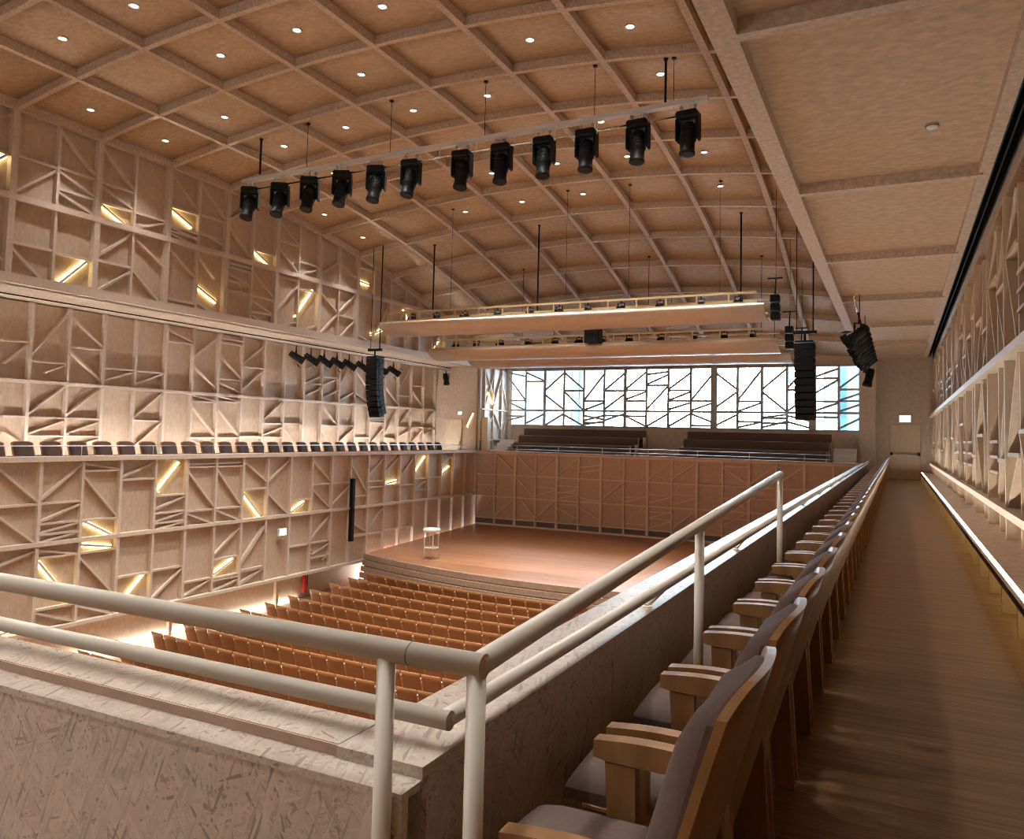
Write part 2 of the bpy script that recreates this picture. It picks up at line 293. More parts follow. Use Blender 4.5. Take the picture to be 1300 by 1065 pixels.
BAL = [(11.84,2.09,12.55,2.09),(12.55,2.06,11.92,1.48),(13.6,3.04,12.55,1.7),(12.55,1.62,13.6,1.62),(13.6,1.6,13.0,1.33),(13.6,3.0,14.66,2.18),(13.6,2.11,14.66,2.11),(13.6,2.02,14.66,1.2),(14.66,1.61,15.71,1.61),(15.71,1.58,14.66,1.22),(15.71,1.61,16.76,1.61),(16.76,1.62,15.71,1.2),(16.76,2.64,17.81,2.64),(16.76,3.02,17.81,2.69),(18.86,3.0,17.81,2.22),(17.81,2.02,18.86,1.23),(18.86,2.97,19.91,2.97),(18.86,2.84,19.91,2.84),(18.86,2.48,19.91,1.68),(18.86,1.61,19.91,1.61),(18.86,1.51,19.91,1.19),(20.96,2.93,19.91,2.18),(19.91,2.12,20.96,2.12),(20.96,2.04,19.91,1.27),(11.95,0.14,12.55,0.14),(11.98,-0.26,12.55,-0.62),(13.6,1.02,12.55,0.17),(12.55,0.13,13.6,0.13),(13.6,0.06,12.55,-0.33),(12.55,-0.36,13.6,-0.36),(13.6,-0.43,13.09,-0.62),(14.66,1.03,13.6,0.18),(13.6,0.13,14.66,0.13),(14.66,0.06,13.6,-0.32),(13.6,-0.36,14.66,-0.36),(14.66,-0.42,14.05,-0.62),(16.76,1.04,15.71,0.18),(15.71,0.13,16.76,0.13),(16.76,0.11,15.71,-0.72),(17.81,1.01,18.86,0.84),(17.81,0.81,18.86,0.81),(17.81,0.72,18.86,-0.3),(17.81,-0.37,18.86,-0.37),(17.81,-0.44,18.43,-0.63),(18.86,1.04,19.91,0.87),(18.86,0.85,19.91,0.85),(18.86,0.71,19.91,-0.29),(18.86,-0.37,19.91,-0.37),(19.91,-0.36,20.96,-0.36),(19.91,-0.32,20.96,-0.32),(19.91,-0.43,20.57,-0.75),(22.02,1.01,20.96,0.22),(20.96,0.16,22.02,0.16),(22.02,0.05,20.96,-0.28),(20.96,-0.33,22.02,-0.33),(22.02,0.18,23.07,0.18),(22.02,0.06,22.69,-0.57),(24.12,2.61,23.07,2.27),(23.07,1.76,24.12,1.76),(24.12,2.1,23.07,1.73),(24.12,1.63,23.07,1.23),(25.17,2.1,24.12,1.72),(25.17,1.62,24.12,1.2),(24.12,2.08,25.17,2.08),(24.12,1.05,25.17,0.16),(24.12,0.15,25.17,0.15),(24.12,0.02,24.77,-0.65),(25.79,2.58,25.17,1.75),(26.22,1.6,25.17,1.18),(25.17,0.17,26.22,0.17),(26.22,0.05,25.17,-0.57),(26.22,2.58,27.27,1.7),(26.22,1.56,27.27,1.18),(26.22,-0.32,27.27,-0.32),(27.27,0.56,28.33,0.56),(27.27,0.47,28.33,0.47),(27.27,0.34,28.33,0.34),(28.33,0.09,27.27,-0.62),(28.33,2.04,29.38,1.24),(29.38,1.01,28.33,-0.22),(28.33,-0.32,29.38,-0.32),(30.43,2.96,29.38,1.93),(29.38,1.64,30.43,1.64),(30.43,1.06,29.38,0.2),(29.38,0.18,30.43,0.18),(30.43,0.03,29.38,-0.26),(30.43,2.17,31.48,2.17),(30.43,2.0,31.48,1.19),(30.43,0.2,31.48,0.2),(31.48,0.04,30.43,-0.58),(32.53,1.04,31.48,0.29),(31.48,0.17,32.53,0.17),(32.53,0.16,31.48,-0.19),(33.01,2.91,32.53,2.22),(33.13,0.77,32.53,-0.18)]
BACK = [(-16.95,-0.96,-15.9,-1.78),(-15.9,-0.93,-14.85,-1.81),(-13.8,-0.91,-14.85,-1.81),(-12.75,-0.99,-13.8,-1.84),(-12.75,-1.43,-11.7,-1.28),(-12.75,-1.63,-11.7,-1.47),(-15.9,-1.98,-14.85,-2.88),(-18.0,-2.42,-16.95,-2.42),(-18.0,-3.78,-16.95,-3.0),(-16.95,-3.84,-15.9,-2.99),(-14.85,-2.4,-13.8,-2.4),(-14.85,-2.79,-13.8,-2.46),(-15.53,-3.05,-14.85,-3.82),(-13.8,-2.9,-14.85,-3.82),(-13.8,-2.28,-12.75,-2.28),(-13.8,-2.57,-12.75,-2.57),(-13.8,-2.65,-12.75,-2.4),(-13.8,-2.85,-12.75,-2.64),(-13.8,-3.09,-12.75,-3.09),(-13.8,-3.26,-12.75,-3.68),(-12.75,-2.72,-11.7,-2.91),(-12.75,-2.95,-11.7,-2.79),(-12.75,-3.12,-11.7,-3.7),(-10.65,-1.94,-11.7,-2.82),(-9.6,-2.51,-10.65,-2.83),(-10.65,-2.59,-9.6,-2.59),(-8.55,-0.96,-9.6,-1.84),(-7.5,-1.0,-8.55,-1.76),(-9.6,-2.44,-8.55,-2.44),(-9.6,-2.81,-8.55,-2.49),(-8.55,-2.38,-7.5,-2.38),(-7.5,-2.47,-8.55,-2.82),(-9.6,-3.16,-8.55,-3.16),(-8.55,-3.1,-9.6,-3.46),(-9.6,-3.44,-8.55,-3.44),(-8.55,-3.51,-9.6,-3.88),(-8.55,-3.85,-7.5,-2.99),(-10.65,-3.74,-9.6,-3.74),(-6.45,-0.92,-5.4,-0.92),(-6.45,-1.15,-5.4,-1.81),(-6.45,-1.11,-5.4,-1.11),(-4.35,-1.01,-5.4,-1.8),(-3.3,-1.0,-4.35,-1.78),(-6.45,-2.4,-5.4,-2.4),(-6.45,-2.4,-5.4,-2.82),(-6.45,-3.55,-5.4,-2.91),(-6.45,-3.23,-5.4,-3.23),(-5.4,-2.37,-4.35,-2.37)]
WIN = [(-18.0,3.15,-16.95,2.94),(-18.0,2.95,-16.95,1.71),(-18.0,1.71,-16.95,1.71),(-18.0,1.66,-16.95,1.22),(-18.0,0.92,-16.95,0.92),(-18.0,0.68,-16.95,0.95),(-16.95,3.14,-15.9,2.7),(-16.95,2.68,-15.9,2.68),(-15.9,1.06,-16.95,0.55),(-14.85,3.12,-15.9,2.22),(-15.9,2.02,-14.85,1.27),(-14.85,1.07,-15.9,0.46),(-14.85,3.11,-13.8,2.26),(-14.85,2.21,-13.8,2.21),(-14.85,2.17,-13.8,1.23),(-14.85,1.02,-13.8,0.49),(-12.75,3.04,-13.8,1.72),(-13.8,1.7,-12.75,1.7),(-12.75,1.63,-13.8,1.25),(-13.8,0.99,-12.75,0.8),(-12.75,1.0,-13.8,0.74),(-13.8,0.65,-12.75,0.65),(-13.8,0.55,-12.75,0.71),(-11.7,3.07,-12.75,2.21),(-12.75,2.2,-11.7,2.2),(-11.7,2.06,-12.75,1.29),(-11.7,1.1,-12.75,0.76),(-12.75,1.0,-11.7,1.0),(-10.65,3.11,-11.7,2.25),(-11.7,2.22,-10.65,2.22),(-10.65,2.16,-11.7,1.77),(-11.7,1.71,-10.65,1.71),(-11.7,1.01,-10.65,0.5),(-11.7,0.99,-10.65,0.99),(-10.65,2.96,-9.6,3.09),(-9.6,2.95,-10.65,2.49),(-10.65,2.45,-9.6,2.45),(-9.6,2.43,-10.65,1.3),(-9.6,1.12,-10.65,0.5),(-8.55,3.03,-9.6,2.25),(-9.6,2.21,-8.55,2.21),(-8.55,2.15,-9.6,1.73),(-9.6,1.72,-8.55,1.72),(-8.55,1.64,-9.6,1.31),(-8.55,1.13,-9.6,0.52),(-7.5,3.02,-8.55,1.73),(-8.55,1.72,-7.5,1.72),(-7.5,1.65,-8.55,1.27),(-8.55,1.13,-7.5,0.73),(-8.55,0.59,-7.5,0.59),(-7.5,3.06,-6.45,2.23),(-6.45,2.14,-7.5,1.37),(-6.45,1.11,-7.5,0.56),(-5.4,3.12,-6.45,1.74),(-6.45,1.71,-5.4,1.71),(-5.4,1.65,-6.45,1.25),(-6.45,0.8,-5.4,0.8),(-5.4,0.79,-6.45,0.53),(-4.35,3.15,-5.4,2.23),(-5.4,2.14,-4.35,1.26),(-5.4,0.99,-4.35,1.13),(-5.4,0.97,-4.35,0.97),(-5.4,0.55,-4.35,0.83),(-5.4,0.75,-4.35,0.75),(-3.91,2.75,-4.35,2.27),(-4.35,2.21,-3.3,2.21),(-3.3,2.09,-4.35,1.26),(-4.35,1.09,-3.3,0.84),(-4.35,0.83,-3.3,0.54),(-3.3,2.7,-2.25,2.7),(-2.25,2.65,-3.3,2.01),(-3.3,1.71,-2.25,1.71),(-2.25,1.66,-3.3,1.27),(-2.25,3.12,-3.3,2.74),(-3.3,1.04,-2.25,1.04),(-1.2,3.1,-2.25,2.26),(-2.25,2.22,-1.2,2.22),(-1.2,2.13,-2.25,1.75),(-2.25,1.73,-1.2,1.73),(-1.2,1.67,-2.25,1.28),(-1.2,1.12,-2.25,0.56)]
# ------------------------------------------------------------------ the vault over the hall
def vz(X, Y):
    s = 7.1-(.0107*(min(Y, 28)-15)**2 if Y > 15 else 0)-(.25*(Y-28) if Y > 28 else 0)
    a = .75 if Y < 28 else max(.2, .75-.45*(Y-28)/8.4)
    return s+a*(1-((X+9.6)/8.4)**2)
def sweep(mb, pts, w, h, across):
    """rectangular bar swept along pts; w across, h upward from each point"""
    a = Vector(across)*(w/2); vs = []; n = len(pts)
    for p in pts:
        p = Vector(p); vs += [p-a, p+a, p+a+Vector((0, 0, h)), p-a+Vector((0, 0, h))]
    fs = [(i*4+k, i*4+(k+1) % 4, i*4+4+(k+1) % 4, i*4+4+k) for i in range(n-1) for k in range(4)]
    fs += [(3, 2, 1, 0), tuple(4*(n-1)+k for k in range(4))]
    return mb.add(vs, fs)
XR = [-18+2.1*k for k in range(9)]
YR = [Y0+2*U*j for j in range(-7, 13)]
YEND = 35.9
xs = [-18.4+i*17.4/24 for i in range(25)]; ys = [-4.2+i*(YEND+4.3)/40 for i in range(41)]
ceil = struct('ceiling', MB().sheet([[Vector((x, y, vz(x, y)+.26)) for y in ys] for x in xs], lambda i, j: Vector((0, 0, .12))), 'ceil', 'vaulted strand board ceiling over the hall')
for k in range(8):
    for j in range(len(YR)-1):
        a, b = XR[k]+.004, XR[k+1]-.004; c, d = max(YR[j]+.004, -4), min(YR[j+1]-.004, YEND)
        if d-c < .3: continue
        gx = [a+(b-a)*t/3 for t in range(4)]; gyy = [c+(d-c)*t/3 for t in range(4)]
        MB().sheet([[Vector((x, y, vz(x, y)+.19)) for y in gyy] for x in gx], lambda i, q: Vector((0, 0, .05))).build('ceiling_panel', 'ceil', ceil)
for k in range(9):
    yy = [-4+i*(YEND+4)/46 for i in range(47)]; x = XR[k]+(.06 if k == 0 else -.06 if k == 8 else 0)
    sweep(MB(), [(x, y, vz(XR[k], y)) for y in yy], .14, .22, (1, 0, 0)).build('long_rib', 'rib', ceil)
for y in YR:
    if -4 < y < YEND-.2:
        sweep(MB(), [(x, y, vz(x, y)+.002) for x in [-17.95+i*16.7/32 for i in range(33)]], .12, .21, (0, 1, 0)).build('cross_rib', 'rib', ceil)
CELLS = [(1, -1), (2, -1), (3, -1), (4, -1), (0, 0), (2, 0), (3, 0), (4, 0), (0, 1), (1, 1), (3, 1), (5, 1), (6, 1), (1, 2), (2, 2), (3, 2), (4, 2), (6, 2), (1, 3), (2, 3), (5, 3), (0, 4), (3, 4), (4, 4), (5, 4), (6, 4), (0, 5), (2, 5), (3, 5), (4, 5), (6, 5)]
dl_ring = MB().lathe([(.105, 0), (.105, -.02), (.075, -.02), (.075, 0)], 20).data('trim_ring', 'white')
dl_lens = MB().lathe([(.002, -.012), (.074, -.012), (.074, -.004), (.002, -.004)], 20).data('lens', 'lens')
ROWN = {-1: 'nearest', 0: 'second', 1: 'third', 2: 'fourth', 3: 'fifth', 4: 'sixth', 5: 'last lit'}
def spot(x, y, z, e, size=SPOTA, col=WARM):
    return lamp('SPOT', (x, y, z), e, col, (0, 0, 0), spot_size=size, spot_blend=1, shadow_soft_size=.08)
for c, r in CELLS:
    x, y = -18+2.1*(c+.42), Y0+2*U*(r+.56); z = vz(x, y)+.19
    t = thing('downlight', 'ceiling downlight, %s coffer from the left wall, %s row of coffers' % (nth(c+1), ROWN[r]), 'light', (x, y, z), 0, 'downlights in the vaulted ceiling')
    link('trim_ring', dl_ring, t); link('lens', dl_lens, t); spot(x, y, z-.03, E_DOWN*(.3 if c == 0 else 1.1))
for c, r in [(0, -2), (2, -2), (4, -2), (6, -2), (1, -3), (3, -3), (5, -3), (0, -4), (2, -4), (4, -4), (6, -4), (1, -5), (3, -5), (5, -5), (6, -5), (6, -3), (5, -1), (6, 0), (1, -6), (3, -6), (5, -6), (6, -6), (2, -7), (4, -7), (6, -7), (7, -3), (7, -4), (7, -5)]:
    x, y = -18+2.1*(c+.42), Y0+2*U*(r+.56); spot(x, y, vz(x, y)+.2, E_DOWN*(1.7 if r < -5 else 1.15)*(.3 if c == 0 else 1))

# ------------------------------------------------------------------ floors and plain shell
struct('floor', MB().extr([(1.4, -6.1), (24.5, -6.1), (24.5, -5.76), (22.4, -5.76), (17.4, -5.92), (1.4, -5.92)], -18.6, -1.0, 'X'), 'hallfloor', 'flat floor of the hall under the seats')
f2 = struct('floor', MB().box(-1.3, 2.0, -4.2, 36.6, -1.85, -1.5), 'floorwood', 'oak strip floor of the right balcony aisle')
struct('floor', MB().box(-18.2, -1.3, -4.2, 1.69, -1.85, -1.5), 'floorwood', 'oak strip floor of the rear balcony')
struct('floor', MB().box(-20.7, -18.2, -4.2, 32.7, -1.85, -1.5), 'floorwood', 'oak strip floor of the left balcony')
struct('floor', MB().box(-18.2, -1.3, 32.7, 36.3, -1.85, -1.5), 'floorwood', 'floor of the choir balcony behind the stage')
struct('wall_rear', MB().box(-21, 2.2, -4.4, -4.2, -6, .2).box(-21, 2.2, -4.4, -4.2, 2.2, 8.2).box(-21, -16, -4.4, -4.2, .2, 2.2).box(-3, 2.2, -4.4, -4.2, .2, 2.2), 'panel')
rw = struct('window_2', MB().box(-16, -3, -4.4, -4.2, .2, .26).box(-16, -3, -4.4, -4.2, 2.14, 2.2), 'mull', 'glazing in the rear wall of the balcony')
for k in range(10): slab('mullion', -15.7+1.4*k-.3, -15.62+1.4*k-.3, -4.4, -4.2, .26, 2.14, 'mull', rw)
slab('pane', -16, -3, -4.31, -4.30, .26, 2.14, 'bronze', rw)
struct('wall_rear', MB().box(-18.2, -1.3, 1.35, 1.5, -6, -1.85), 'panel')
struct('wall_right', MB().box(1.7, 1.9, -4.2, 36.6, -1.85, 3.9), 'panel', 'right wall behind the fins')
struct('wall_right', MB().box(-1.25, -1.1, -4.2, 36.3, 3.75, 8.1), 'panel')
struct('wall_right', MB().box(-1.40, -1.315, 1.69, 35.2, -6, -.95), 'panel')

# ------------------------------------------------------------------ left wall, lower tier
def on_left(X):
    return lambda y, z: (X, y, z)
NL = (1, 0, 0)
BRACE_D = .10
def lattice(root, segs, X, w=.055, d=.10):
    for s in segs:
        y0, z0, y1, z1 = s[:4]
        if len(s) > 4: continue
        flat = abs(z0-z1) < .02
        stick('rail' if flat else 'diagonal_brace', (X, y0, z0), (X, y1, z1), w, d*(.98 if flat else .9), NL, 'post', root)
wl = struct('wall_left', MB().box(-18.5, -18.15, -4.2, 36.3, -4.87, -.9), 'panel', 'lower tier of the left wall, battens and braces over plywood')
X = -18.1
for i in range(-9, 22):
    for z0, z1 in ((-4.83, -2.9), (-2.8, -.93)):
        slab('panel', X-.05, X, gy(i)+.005, gy(i+1)-.005, z0, z1, 'panel', wl)
for i in range(-9, 23):
    stick('upright', (X, gy(i), -4.85), (X, gy(i), -.92), .085 if i % 2 else .065, .13, NL, 'post', wl)
stick('mid_rail', (X, -4, -2.85), (X, 32.45, -2.85), .10, .15, NL, 'post', wl)
stick('dado_rail', (X, -4, -4.87), (X, 24.1, -4.87), .09, .17, NL, 'post', wl)
lattice(wl, LOW, X)
for j, (i, seg) in enumerate([(k, s) for k in range(-7, 0) for s in ((0, -1.0, 1, -1.85), (0, -1.95, 1, -1.95), (1, -3.0, 0, -4.1), (0, -4.2, 1, -4.2))]):
    if (i+j) % 3: stick('diagonal_brace', (X, gy(i+seg[0]), seg[1]), (X, gy(i+seg[2]), seg[3]), .055, .09, NL, 'post', wl)
struct('wall_left', MB().box(-18.75, -18.5, -4.2, 25, -6, -4.8), 'panel', 'recessed base of the left wall behind the hall seats')
for i in range(-3, 13, 4):
    slab('dado_post', -18.5, -18.38, gy(i)-.05, gy(i)+.05, -5.9, -4.9, 'post', wl)
led = MB().box(-18.44, -18.40, 3, 21.0, -5.84, -5.80).build('floor_light_strip', 'ledlow'); tag(led, 'white strip light along the foot of the left wall', 'light')
# ------------------------------------------------------------------ left balcony
slab('parapet_cap', -18.35, -17.92, -4, 32.5, -.92, -.80, 'post', wl)
wb = struct('wall_left', MB().box(-20.9, -20.6, -4.2, 32.75, -1.85, 3.3), 'panel', 'rear wall of the left balcony with braces')
XB = -20.5
for i in range(-9, 21):
    for z0, z1 in ((-1.5, 1.02), (1.12, 3.15)):
        slab('panel', XB-.06, XB, gy(i)+.005, gy(i+1)-.005, z0, z1, 'panel', wb)
for i in range(-9, 22):
    stick('upright', (XB, gy(i), -1.5), (XB, gy(i), 3.16), .09 if i % 2 == 0 else .06, .15, NL, 'post', wb)
stick('mid_rail', (XB, -4, 1.07), (XB, 32.5, 1.07), .09, .17, NL, 'post', wb)
lattice(wb, BAL, XB, .05, .13)
slab('soffit', -20.6, -18.0, -4.2, 32.75, 3.18, 3.35, 'rib', wb)
struct('wall_left', MB().box(-20.7, -18.15, 32.7, 32.9, -1.85, 3.35), 'panel', 'plain end wall of the left balcony')
lb = MB().box(-20.34, -19.60, 4, 32.2, -1.22, -1.16).build('seat_bench', 'rib'); tag(lb, 'long wall bench of the left balcony behind the chairs', 'bench')
for i in range(-6, 21): slab('bench_fin', -20.33, -19.66, gy(i)-.025, gy(i)+.025, -1.5, -1.22, 'rib', lb)
slab('light_strip', -19.66, -19.61, 4, 32.2, -1.17, -1.1585, 'ledwash', lb)
st = MB().box(-19.4, -18.54, 6.5, 32.2, -1.5, -1.44).build('seating_step', 'floorwood'); tag(st, 'low step under the chairs of the left balcony', 'step')
# ------------------------------------------------------------------ left wall, upper tier
def top(y): return vz(-18, y)
yy = [-4.2+i*.5 for i in range(81) if -4.2+i*.5 <= 36]
wu = struct('wall_left', MB().extr([(yy[0], 3.18)]+[(y, top(y)+.4) for y in yy]+[(yy[-1], 3.18)], -18.5, -18.15, 'X'), 'panel', 'upper tier of the left wall under the vault')
for i in range(-13, 22):
    a, b = gy(i)+.005, gy(i+1)-.005
    if top(b) > 5.3:
        MB().extr([(a, 5.2), (b, 5.2), (b, top(b)+.2), (a, top(a)+.2)], X-.05, X, 'X').build('panel', 'panel', wu)
        slab('panel', X-.05, X, a, b, 3.35, 5.05, 'panel', wu)
    else:
        MB().extr([(a, 3.35), (b, 3.35), (b, max(3.5, top(b)+.2)), (a, max(3.5, top(a)+.2))], X-.05, X, 'X').build('panel', 'panel', wu)
for i in range(-13, 24):
    stick('upright', (X, gy(i), 3.3), (X, gy(i), max(3.5, top(gy(i))+.1)), .15 if i % 2 == 0 else .07, .15 if i % 2 == 0 else .12, NL, 'post', wu)
stick('mid_rail', (X, -4, 5.12), (X, 28.6, 5.12), .15, .16, NL, 'post', wu)
stick('bottom_rail', (X, -4, 3.26), (X, 32.7, 3.26), .22, .18, NL, 'post', wu)
lattice(wu, UP, X, .065, .10)
for i, s in enumerate([(-1, 5.3, -2, 6.5), (-2, 4.3, -1, 4.3), (-3, 3.5, -2, 4.9), (-3, 6.1, -2, 6.1), (-4, 6.8, -3, 5.3), (-4, 4.0, -3, 4.9), (25.17, 4.9, 24.12, 3.6, 0), (26.22, 4.8, 25.17, 3.5, 0), (26.22, 3.5, 27.27, 4.9, 0), (28.33, 3.5, 29.38, 4.8, 0), (24.12, 6.0, 25.17, 5.3, 0), (26.22, 5.5, 25.17, 5.2, 0)]):
    y0, y1 = (s[0], s[2]) if len(s) == 5 else (gy(s[0]), gy(s[2]))
    stick('diagonal_brace', (X, y0, s[1]), (X, y1, s[3]), .06, .1, NL, 'post', wu)
# choir end of the left wall
wc = struct('wall_left', MB().box(-18.5, -18.05, 32.9, 36.2, -1.6, 3.2), 'white', 'pale left wall beside the choir balcony')
for y in (33.2, 34.1, 35.0, 35.7): stick('upright', (-18.05, y, -1.5), (-18.05, y, 3.2), .08, .1, NL, 'post', wc)
for z in (-.3, 1.17, ): stick('rail', (-18.05, 32.9, z), (-18.05, 35.8, z), .07, .1, NL, 'post', wc)
for s in ((33.2, 3.1, 34.1, 1.9), (34.1, 2.9, 33.2, 1.2), (35, 3.0, 34.1, 1.3), (35, 2.6, 35.7, 1.2), (34.1, .9, 33.2, -.2), (35.7, .8, 35, -.2), (34.1, 1.1, 35, .2)):
    stick('diagonal_brace', (-18.05, s[0], s[1]), (-18.05, s[2], s[3]), .055, .09, NL, 'post', wc)
py = MB().bbox(-17.93, -17.62, 32.87, 33.2, -1.5, .78, .01).build('pylon', 'fin'); tag(py, 'narrow plywood pylon at the left end of the choir balcony', 'pillar')

# tube lights on the left wall
def tube_light(seg, X, label):
    (y0, z0, y1, z1) = seg[:4]; c = Vector((X, (y0+y1)/2, (z0+z1)/2)); t = thing('wall_light', label, 'light', c, 0, 'tube lights among the wall battens')
    a, b = Vector((0, y0, z0))-Vector((0, c.y, c.z)), Vector((0, y1, z1))-Vector((0, c.y, c.z)); n = (b-a).normalized(); p = Vector((0, -n.z, n.y))
    stick('batten', a, b, .05, .11, NL, 'post', t)
    for s in (-1, 1): stick('glow_tube', a+p*s*.042, b+p*s*.042, .030, .05, NL, 'tube', t, .01)
for segs, name in ((LOW, 'lower tier of the left wall'), (UP, 'upper tier of the left wall')):
    ls = sorted([s for s in segs if len(s) > 4], key=lambda s: (s[0]+s[2])/2)
    if segs is UP:
        for n, s in enumerate([q for q in ls if (q[0]+q[2])/2 > 31]): tube_light(s, -18.05 if s[1] < 3.1 else X, '%s tube light on the pale wall beside the choir, from the near end' % nth(n+1))
        ls = [q for q in ls if (q[0]+q[2])/2 < 31]
    for n, s in enumerate(ls):
        tube_light(s, X, 'glowing tube light on the %s, %s from the near end' % (name, nth(n+1)))

# ------------------------------------------------------------------ stage wall, choir balcony, end window
ws = struct('wall_back', MB().box(-18.2, -1.32, 32.62, 32.8, -6.1, -.86), 'panel', 'battened wall behind the stage')
NB = (0, -1, 0); YB = 32.58
for k in range(16):
    a, b = -18+1.05*k+.005, -18+1.05*(k+1)-.005
    for z0, z1 in ((-3.9, -2.97), (-2.9, -1.95), (-1.88, -.93)):
        slab('panel', a, b, YB, YB+.04, z0, z1, 'stageback', ws)
    slab('vent_grille', a+.04, b-.04, YB-.005, YB+.03, -4.2, -3.97, 'grey', ws)
for k in range(17):
    x = -18+1.05*k
    stick('upright', (x, YB, -4.3), (x, YB, -.9), .11 if k % 2 == 0 else .065, .12, NB, 'stagepost', ws)
for z, w in ((-.9, .1), (-1.915, .065), (-2.935, .07), (-3.94, .06), (-4.24, .08)):
    stick('rail', (-18, YB, z), (-1.33, YB, z), w, .10, NB, 'stagepost', ws)
for a in BACK:
    stick('rail' if abs(a[1]-a[3]) < .02 else 'diagonal_brace', (a[0], YB, a[1]), (a[2], YB, a[3]), .05, .085, NB, 'stagepost', ws)
slab('parapet_cap', -18.1, -1.33, 32.4, 32.85, -.86, -.80, 'stageback', ws)
# window wall
struct('wall_back', MB().box(-18.2, -1.2, 35.75, 35.95, -1.6, .47), 'panel', 'sill wall below the end window')
struct('wall_back', MB().box(-18.3, -1.1, 35.75, 35.95, 3.28, 4.6), 'panel', 'head wall above the end window')
struct('wall_back', MB().box(-1.46, -.83, 35.3, 36.5, -1.6, 3.9), 'panel', 'pier between the end window and the aisle door')
struct('wall_back', MB().box(-18.3, -17.75, 35.7, 35.97, -1.6, 3.3), 'white')
win = struct('window_1', MB().box(-17.8, -1.46, 35.72, 35.98, .42, .50), 'mull', 'wide end window above the choir balcony')
for k in range(1, 17):
    x = -18+1.05*k
    wide = k in (10, 14); med = k in (2, 6)
    slab('mullion', x-(.14 if wide else .075 if med else .05), x+(.14 if wide else .075 if med else .05), 35.66, 35.96, .5, 3.29, 'mull', win)
    if k < 16: slab('pane', x+.03, x+1.02, 35.90, 35.91, .5, 3.29, 'glass', win)
slab('transom', -17.8, -1.46, 35.7, 35.94, 1.18, 1.27, 'mull', win)
slab('head_rail', -17.8, -1.46, 35.7, 35.95, 3.22, 3.30, 'mull', win)
for a in WIN:
    stick('rail' if abs(a[1]-a[3]) < .02 else 'diagonal_brace', (a[0], 35.72, a[1]), (a[2], 35.72, a[3]), .09, .05, NB, 'mull', win)
# right ceiling, beam, track recess
cr = struct('ceiling', MB().box(-1.25, 1.09, -4.2, 36.6, 3.65, 3.8), 'ceil', 'flat strand board ceiling over the right balcony')
for i, y in enumerate((-2.9, 1.9, 6.7, 11.54, 16.2, 21.0, 25.9, 30.8, 35.5)):
    slab('ceiling_rib', -1.25, 1.0, y, y+.14, 3.5, 3.66, 'rib', cr)
slab('edge_beam', -1.47, -1.24, -4.2, 36.4, 3.5, 3.85, 'rib', cr)
slab('edge_trim', .95, 1.09, -4.2, 36.4, 3.53, 3.8, 'rib', cr)
tr = MB().box(1.09, 1.30, -4.2, 36.55, 3.80, 3.85).box(1.10, 1.12, -4.2, 36.45, 3.57, 3.8).box(1.28, 1.30, -4.2, 36.45, 3.57, 3.8).box(1.19, 1.2, -4.2, 36.45, 3.6, 3.8).build('ceiling_slot', 'black'); tag(tr, 'long black ceiling slot above the right wall', 'track')
slab('slot_trim', 1.30, 1.42, -4.2, 36.4, 3.35, 3.8, 'rib', cr)
slab('upper_panel', 1.42, 1.9, -4.2, 36.6, 3.45, 3.6, 'ceil', cr)
# ------------------------------------------------------------------ right wall fins
wr = struct('wall_right', MB().box(1.66, 1.7, -4.2, 36.5, -1.16, 3.5), 'panel', 'finned right wall of the balcony aisle')
NR = (-1, 0, 0); FX = 1.2
rnd = random.Random(11)
def deep(p0, p1, w, x0=FX+.02, x1=1.66): stick('deep_brace', (x1, *p0), (x1, *p1), w, x1-x0, NR, 'fin', wr)
for i in range(-9, 25):
    y = gy(i)
    slab('fin', FX if i % 2 else FX+.04, 1.66, y-.035, y+.035, -1.16, 3.02+(.14 if i % 2 else 0), 'fin', wr)
    if y > 35: continue
    mid = y+U/2
    for z0, z1 in ((-.74, 1.07), (1.17, 3.0)):
        m = rnd.random(); h = z1-z0
        if m < .45:
            c = z0+h*rnd.choice((.35, .5, .65)); deep((y, c), (y+U, c), .05)
            deep((y+.03, z0), (y+U-.03, c), .045) if rnd.random() < .5 else deep((y+.03, c), (y+U-.03, z0), .045)
            if rnd.random() < .6: deep((y+.03, z1), (y+U-.03, c), .045)
        elif m < .8:
            deep((y+.03, z0+h*.05), (y+U-.03, z1-h*.05), .045) if rnd.random() < .5 else deep((y+.03, z1-h*.05), (y+U-.03, z0+h*.05), .045)
            if rnd.random() < .4: c = z0+h*.3; deep((y, c), (y+U, c), .05)
        else:
            for c in (.2, .32, .44): deep((y, z0+h*c), (y+U, z0+h*c), .04)
slab('mid_beam', FX-.06, 1.66, -4, 36.35, 1.07, 1.17, 'post', wr)
slab('shelf_beam', FX-.05, 1.66, 5, 36.35, -.86, -.77, 'post', wr)
rb = MB().box(.80, 1.66, 6.25, 36.3, -1.21, -1.16).build('wall_bench', 'rib'); tag(rb, 'long wooden wall bench with a glowing strip along its front edge', 'bench')
slab('front_lip', .80, .83, 6.25, 36.3, -1.225, -1.165, 'rib', rb)
slab('light_strip', .835, .875, 6.25, 35.6, -1.17, -1.1585, 'led', rb)
for i in range(-4, 25): slab('bench_fin', .83, 1.3, gy(i)-.03, gy(i)+.03, -1.5, -1.21, 'fin', rb)
slab('under_glow', 1.0, 1.03, 6.3, 36, -1.23, -1.212, 'tube', rb)
slab('bench_back', 1.30, 1.33, 6.25, 36.3, -1.5, -1.21, 'rib', rb)
